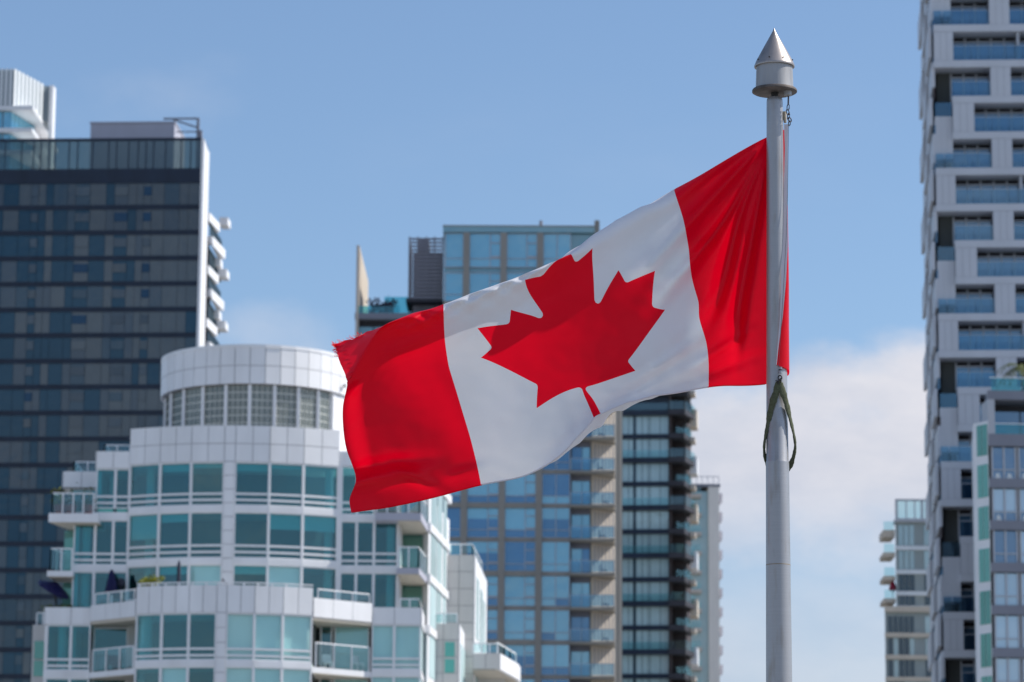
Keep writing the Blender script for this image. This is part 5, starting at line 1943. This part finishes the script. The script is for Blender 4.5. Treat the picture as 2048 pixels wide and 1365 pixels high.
def depth(U, V, px, py):
    slope = np.interp(U, [0, .09, .25, .5, .75, .9, 1], [10, 25, 170, 270, 270, 200, 150])
    Vq = np.clip(V, 0, 1)
    D = 34 + slope * (0.95 * Vq - 0.5 - 0.25 * (Vq - .2) ** 2)
    D += 26 * np.sin(2 * np.pi * (U - 0.09) / 0.62) * sstep(.09, .25, U)
    # top edge rolls away from the viewer
    vr = .19 * sstep(.14, .40, U) * (1 - sstep(.78, .95, U)) + 1e-4
    t = np.clip((vr - V) / np.maximum(vr, .02), 0, 1)
    D += 120 * t ** 1.6 * sstep(.14, .4, U) * (1 - .8 * sstep(.78, .95, U))
    # hem curls up towards the viewer
    wv = sstep(.27, .42, U) * (1 - sstep(.56, .66, U))
    t = np.clip((V - .88) / .12, 0, 1)
    D += wv * (30 * t - 75 * t * t)
    # fly corner folded back, with its crease
    cr = (U - .87) / .13 - V / .26
    D += 150 * np.clip(cr, 0, 1) ** 1.1
    # fly edge turns away lower down
    D += 34 * sstep(.95, 1.0, U) * sstep(.28, .4, V) * (1 - sstep(.78, .86, V))
    # bottom flap at the fly
    D += -22 * np.exp(-((V - .86 - .10 * (1 - U)) / .035) ** 2) * sstep(.78, .95, U)
    D += 16 * np.exp(-((V - .80 - .12 * (1 - U)) / .03) ** 2) * sstep(.78, .95, U)
    # folds fanning out of the top hoist corner
    dx, dy = 1545 - px, py - 268
    r = np.hypot(dx, dy)
    th = np.degrees(np.arctan2(dy, np.maximum(dx, 1e-3)))
    env = sstep(20, 110, r) * (1 - sstep(330, 470, r)) * sstep(30, 40, th) * (1 - sstep(80, 89, th))
    fold = 9.5 * np.exp(-((th - 47) / 3.2) ** 2) + 11 * np.exp(-((th - 58.5 - 3 * np.sin(r / 90)) / 2.6) ** 2) \
        + 12 * np.exp(-((th - 69.5 + 2 * np.sin(r / 70)) / 2.6) ** 2) + 9 * np.exp(-((th - 79) / 2.2) ** 2) - 3
    D -= 1.9 * env * fold * np.clip(r / 190, .35, 1.3)
    D += env * 6.0 * np.sin(np.radians(th * 13))
    # crossing crease and puckers low in the hoist band
    D -= 14 * np.exp(-(((px - 1478) * .97 + (py - 640) * .05) / 11) ** 2) * np.exp(-((py - 655) / 62) ** 2)
    D -= 12 * np.exp(-(((py - 700) + (px - 1440) * .62) / 10) ** 2) * np.exp(-((px - 1440) / 48) ** 2)
    D += 11 * np.exp(-(((py - 735) + (px - 1450) * .35) / 13) ** 2) * np.exp(-((px - 1440) / 60) ** 2)
    # pucker along the rolled top edge
    top = np.exp(-((V - .16) / .07) ** 2) * sstep(.5, .58, U) * (1 - sstep(.80, .88, U))
    D += top * (5.0 * np.sin(U * 120 + V * 45) + 4 * np.sin(U * 61 - V * 60))
    # soft creases in the fly band and the white field
    D -= 13.6 * np.exp(-(((py - 690) + (px - 815) * .42) / 20) ** 2) * np.exp(-((px - 815) / 55) ** 2)
    D -= 11.9 * np.exp(-(((py - 655) + (px - 815) * .30) / 12) ** 2) * np.exp(-((px - 820) / 38) ** 2)
    D -= 15.3 * np.exp(-(((py - 955) - (px - 830) * .45) / 14) ** 2) * np.exp(-((px - 830) / 45) ** 2)
    D -= 11.9 * np.exp(-(((py - 945) + (px - 930) * .30) / 13) ** 2) * np.exp(-((px - 925) / 40) ** 2)
    D += 15.3 * np.exp(-(((py - 775) + (px - 1270) * .62) / 15) ** 2) * np.exp(-((px - 1280) / 85) ** 2)
    D -= 11.9 * np.exp(-(((py - 748) + (px - 1300) * .66) / 13) ** 2) * np.exp(-((px - 1310) / 75) ** 2)
    D += 8.5 * np.exp(-(((py - 610) + (px - 1050) * .52) / 24) ** 2) * np.exp(-((px - 1060) / 120) ** 2)
    # broad drape waves across the white field and the leaf
    D += 7.0 * np.sin((px * .50 + py * .86) / 44 + .6) * sstep(.25, .36, U) * (1 - sstep(.66, .78, U)) * sstep(.3, .55, V)
    D += 3.5 * np.sin((px * .72 - py * .69) / 30) * sstep(.74, .80, U) * (1 - sstep(.93, .99, U))
    return D


def flag_points(UV):
    U, V = UV[:, 0], UV[:, 1]
    Uc = np.maximum(U, .09)
    P = tps(Uc, V)
    px, py = P[:, 0].copy(), P[:, 1].copy()
    D = depth(Uc, V, px, py)
    # hoist: wraps from behind the pole round its right side to the heading in front
    h = U < .09
    v = V[h]
    ys = [0, .1, .3, .5, .65, .8, .92, 1]
    xl = np.interp(v, ys, [1570, 1571, 1574, 1575.5, 1572, 1565, 1557, 1553])
    xr = np.interp(v, ys, [1572.5, 1572.5, 1575, 1577, 1578, 1578, 1578.5, 1579])
    yh = np.interp(v, [0, 1], [250, 730])
    yr = np.interp(v, [0, 1], [252, 744])
    dl = np.interp(v, ys, [2, 0, -4, -9, -16, -22, -25, -26])
    k1, k2, k3 = .035, .06, .09
    u = U[h]
    x3, y3, d3 = px[h], py[h], D[h]
    a = np.clip(u / k1, 0, 1)
    b = np.clip((u - k1) / (k2 - k1), 0, 1)
    c = np.clip((u - k2) / (k3 - k2), 0, 1)
    xx = np.where(u < k1, xl + (xr - xl) * np.sin(a * np.pi / 2), np.where(u < k2, xr - 2 * b ** 2, (xr - 2) + (x3 - xr + 2) * c))
    yy = np.where(u < k1, yh + (yr - yh) * a, np.where(u < k2, yr + (y3 - yr) * .3 * b, yr + (y3 - yr) * (.3 + .7 * c)))
    dd = np.where(u < k1, dl + (2 - dl) * (1 - np.cos(a * np.pi / 2)), np.where(u < k2, 2 + 20 * b, 22 + (d3 - 22) * c))
    px[h], py[h], D[h] = xx, yy, dd
    return px, py, D


# leaf outline (flag is 9600 x 4800 units), right half, then mirrored
half = [(4890, 4430), (4845, 3567), (4852, 3520), (4880, 3484), (4915, 3468), (4956, 3469), (5815, 3620), (5699, 3300), (5696, 3272), (5704, 3244), (5719, 3227),
        (6660, 2465), (6448, 2366), (6424, 2347), (6412, 2318), (6414, 2287), (6600, 1715), (6058, 1830), (6028, 1828), (6002, 1814), (5985, 1792), (5880, 1545), (5457, 1999),
        (5428, 2016), (5392, 2018), (5358, 1990), (5346, 1942), (5550, 890), (5223, 1079), (5188, 1086), (5154, 1074), (5132, 1052), (4800, 400)]
leaf = [(x / 4800, y / 4800) for x, y in half] + [(2 - x / 4800, y / 4800) for x, y in half[-2::-1]]


def refine(poly, step, closed=True):
    out = []
    n = len(poly)
    for i in range(n if closed else n - 1):
        a, b = poly[i], poly[(i + 1) % n]
        m_ = max(1, int(math.hypot(b[0] - a[0], b[1] - a[1]) / step))
        for q in range(m_):
            out.append((a[0] + (b[0] - a[0]) * q / m_, a[1] + (b[1] - a[1]) * q / m_))
    if not closed:
        out.append(poly[-1])
    return out


lf = refine(leaf, .012)
vv, ee = [], []


def add_chain(pts, closed):
    i = len(vv)
    vv.extend(Vector(p) for p in pts)
    n = len(pts)
    for q in range(n if closed else n - 1):
        ee.append((i + q, i + (q + 1) % n))


add_chain(lf, True)
add_chain(refine([(0, 0), (2, 0), (2, 1), (0, 1)], .012), True)
for xs in (.5, 1.5):
    add_chain(refine([(xs, .004), (xs, .996)], .010, False), False)
nx_, ny_ = 230, 115
for i in range(nx_):
    for j in range(ny_):
        vv.append(Vector(((i + .5) / nx_ * 1.992 + .004, (j + .5) / ny_ * .992 + .004)))
ov, oe, of, _, _, _ = delaunay_2d_cdt(vv, ee, [], 0, 1e-5)
pts = np.array([(p.x, p.y) for p in ov])
tri = np.array([f for f in of])
cen = pts[tri].mean(1)
lp = np.array(leaf)
ins = np.zeros(len(cen), bool)
for i in range(len(lp)):
    a, b = lp[i], lp[(i + 1) % len(lp)]
    cond = (a[1] > cen[:, 1]) != (b[1] > cen[:, 1])
    xi = (b[0] - a[0]) * (cen[:, 1] - a[1]) / (b[1] - a[1] + 1e-12) + a[0]
    ins ^= cond & (cen[:, 0] < xi)
is_red = ins | (cen[:, 0] < .5) | (cen[:, 0] > 1.5)
UVf = np.stack([pts[:, 0] / 2, pts[:, 1]], 1)
# worn, uneven cut along the top of the fly
fx, fy, fD = flag_points(UVf)
wear = np.array([noise.noise(Vector((a * 60, b * 60, 3.3))) for a, b in UVf]) * 5 * (np.clip((UVf[:, 0] - .86) / .1, 0, 1) * (UVf[:, 1] < .03) + (UVf[:, 0] > .985) * (UVf[:, 1] < .3))
fy += wear
fx += wear * .6
fine = np.array([noise.noise(Vector((a * 14, b * 9, 1.7))) + .5 * noise.noise(Vector((a * 34, b * 22, 5.1))) for a, b in UVf])
fD = fD + fine * 2.2 * np.clip((UVf[:, 0] - .09) / .05, 0, 1)
W3 = [fpt(a, b, c) for a, b, c in zip(fx, fy, fD)]
org = Vector((AX.x, AX.y, zpole(745)))
fl = empty('flag', org, 'red and white maple leaf flag flying from the metal flagpole, frayed at the fly', 'flag')
me = bpy.data.meshes.new('cloth')
me.from_pydata([tuple(p - org) for p in W3], [], [tuple(t_) for t_ in tri.tolist()])
me.materials.append(M['white'])
me.materials.append(M['red'])
me.polygons.foreach_set('material_index', is_red.astype(int).tolist())
me.polygons.foreach_set('use_smooth', [True] * len(me.polygons))
me.update()
co = bpy.data.objects.new('cloth', me)
COL.objects.link(co)
co.parent = fl

# heading: white canvas sleeve along the hoist, left of the cloth
hd = MB()
vs = np.linspace(0, 1, 60)
ys = [0, .1, .3, .5, .65, .8, .92, 1]
xl = np.interp(vs, ys, [1568, 1569.5, 1567, 1563.5, 1562, 1560, 1555, 1552])
xr = np.interp(vs, ys, [1576.5, 1575.5, 1574.6, 1576, 1572.3, 1565.5, 1557.5, 1553.5])
dl = np.interp(vs, ys, [-2, -3, -7, -12, -19, -25, -27.5, -28])
for i in range(59):
    y0, y1 = 249 + 481 * vs[i], 249 + 481 * vs[i + 1]
    q = [fpt(xl[i], y0, dl[i] - 1), fpt(xr[i], y0, dl[i] - 2.5), fpt(xr[i + 1], y1, dl[i + 1] - 2.5), fpt(xl[i + 1], y1, dl[i + 1] - 1)]
    hd.quad(*[p - org for p in q])
hd.build('heading', M['canvas'], fl, True)
# hem seam along the bottom, and loose threads at the worn corner
sm = MB()
us = np.linspace(.10, .995, 160)
a, b, c = flag_points(np.stack([us, np.full(160, .999)], 1))
sm.tube([fpt(x, y, d - 1.0) - org for x, y, d in zip(a, b, c)], .0042, 5)
sm.build('hem', M['red'], fl, True)
hw = MB()
us = np.linspace(.252, .748, 110)
a, b, c = flag_points(np.stack([us, np.full(110, .9985)], 1))
hw.tube([fpt(x, y, d - 1.6) - org for x, y, d in zip(a, b, c)], .0052, 5)
hw.build('hem', M['white'], fl, True)
th = MB()
for i in range(64):
    if i < 38:
        u, v = 1.0, random.uniform(0, .15) ** 1.3
        dr = (random.uniform(-9, -1), random.uniform(-7, 3))
    else:
        u, v = random.uniform(.94, 1.0), 0.0
        dr = (random.uniform(-8, 1), random.uniform(-7, 0))
    a, b, c = flag_points(np.array([[u, v]]))
    x, y, d = a[0], b[0], c[0]
    bend = random.uniform(-4, 4)
    th.tube([fpt(x + 2, y + 1, d) - org, fpt(x + dr[0] * .5, y + dr[1] * .5 + bend * .6, d) - org, fpt(x + dr[0], y + dr[1] + bend, d + random.uniform(-3, 3)) - org], .0016, 4)
th.build('frayed_threads', M['red'], fl)
tg = MB()
tg.tube([fpt(1568.5, 224, -2) - org, fpt(1569, 233, -2) - org, fpt(1570.5, 246, -2) - org], [4.4 * k, 4.2 * k, 2.8 * k], 12)
tg.build('toggle', M['toggle'], fl, True)

# ------------------------------------------------------------------ halyard
ho = fpt(1577, 195, -14)
hy = empty('halyard', ho, 'thin dark halyard wire with chain links hanging from the pole top pulley', 'halyard')
MB().tube([fpt(1577, 188, -14) - ho, fpt(1576.5, 210, -13) - ho], 1.7 * k, 8).build('cable', M['rope'], hy, True)
MB().tube([fpt(1577.5, 240, -10) - ho, fpt(1576.5, 300, -11) - ho, fpt(1575, 400, -14) - ho, fpt(1572.5, 470, -19) - ho, fpt(1568, 560, -27) - ho, fpt(1563, 640, -31) - ho, fpt(1557, 735, -31) - ho], .0018, 6).build('wire', M['rope'], hy, True)


def ring(cx_, cy_, D, rx, ry, tilt, r_, o, flat=True):
    p = []
    for q in range(18):
        t_ = 2 * math.pi * q / 18
        x, y = rx * math.cos(t_), ry * math.sin(t_)
        p.append(fpt(cx_ + x * math.cos(tilt) - y * math.sin(tilt), cy_ + x * math.sin(tilt) + y * math.cos(tilt), D + 1.5 * math.sin(t_ * 2)) - o)
    return p, r_


for (x, y, rx, ry, ti) in ((1576.3, 215, 2.2, 6, .1), (1575.5, 225, 2.6, 5.5, -.3), (1577, 233, 2.0, 6.5, .15), (1579.5, 240, 2.8, 5, -.35), (1578.8, 247, 1.8, 5, .1)):
    p, r_ = ring(x, y, -12, rx, ry, ti, .9 * k, ho)
    MB().tube(p, 1.1 * k, 6, closed=True).build('link', M['rope'], hy, True)

# ------------------------------------------------------------------ retainer sling
s0 = fpt(1559, 768, -25)
sl = empty('flag_retainer_sling', s0, 'olive green webbing sling looped round the flagpole below the flag', 'strap')
path = [(1559, 768, -27), (1552, 786, -27), (1545, 806, -23), (1539, 830, -15), (1535, 852, -8), (1531, 872, -3), (1528.5, 892, 2), (1529, 908, 8), (1533, 923, 14), (1540, 936, 22), (1551, 945, 30),
        (1563, 946, 33), (1574, 940, 29), (1583, 926, 20), (1588, 910, 9), (1590.5, 893, 2), (1588.5, 874, -4), (1584, 853, -9), (1579, 832, -15), (1573, 808, -22), (1566, 786, -27)]
pl = [fpt(*q) - s0 for q in path]
fpth = []
for i in range(len(pl)):
    p0, p1, p2, p3 = pl[i - 1], pl[i], pl[(i + 1) % len(pl)], pl[(i + 2) % len(pl)]
    for q in range(5):
        t_ = q / 5
        fpth.append(.5 * ((2 * p1) + (-p0 + p2) * t_ + (2 * p0 - 5 * p1 + 4 * p2 - p3) * t_ ** 2 + (-p0 + 3 * p1 - 3 * p2 + p3) * t_ ** 3))
rr = [(7.2 + 0.7 * math.sin(i * .9) + 0.5 * math.sin(i * 2.3)) * k for i in range(len(fpth))]
sb = MB()
base = 0
n_ = 12
for i, p in enumerate(fpth):
    t_ = (fpth[(i + 1) % len(fpth)] - fpth[i - 1]).normalized()
    radial = Vector((p.x + s0.x - AX.x, p.y + s0.y - AX.y, 0)).normalized()
    v_ = t_.cross(radial).normalized()
    u_ = v_.cross(t_)
    for q in range(n_):
        a_ = 2 * math.pi * q / n_
        sb.v.append(tuple(p + v_ * math.cos(a_) * rr[i] + u_ * math.sin(a_) * rr[i] * .38))
for i in range(len(fpth)):
    j = (i + 1) % len(fpth)
    for q in range(n_):
        q2 = (q + 1) % n_
        sb.f.append((i * n_ + q, i * n_ + q2, j * n_ + q2, j * n_ + q))
        sb.m.append(0)
sb.build('webbing', M['sling'], sl, True)
p, r_ = ring(1560, 756, -29, 3.6, 4.6, 0, 1, s0)
MB().tube(p, 1.3 * k, 8, closed=True).build('ring', M['black'], sl, True)
p, r_ = ring(1559, 764, -29, 2.6, 5, .4, 1, s0)
MB().tube(p, 1.4 * k, 8, closed=True).build('ring', M['black'], sl, True)
MB().tube([fpt(1562, 757, -30) - s0, fpt(1557, 763, -31) - s0, fpt(1550.5, 762, -31) - s0], [1.2 * k, 1.8 * k, .8 * k], 8).build('snap_gate', M['black'], sl, True)
MB().tube([fpt(1561, 735, -30) - s0, fpt(1561, 747, -30) - s0], [3.0 * k, 3.3 * k], 12).build('swivel', M['steel'], sl, True)
MB().tube([fpt(1561, 739.5, -30) - s0, fpt(1561, 741.5, -30) - s0], [3.9 * k, 3.9 * k], 12).build('swivel_band', M['black'], sl, True)
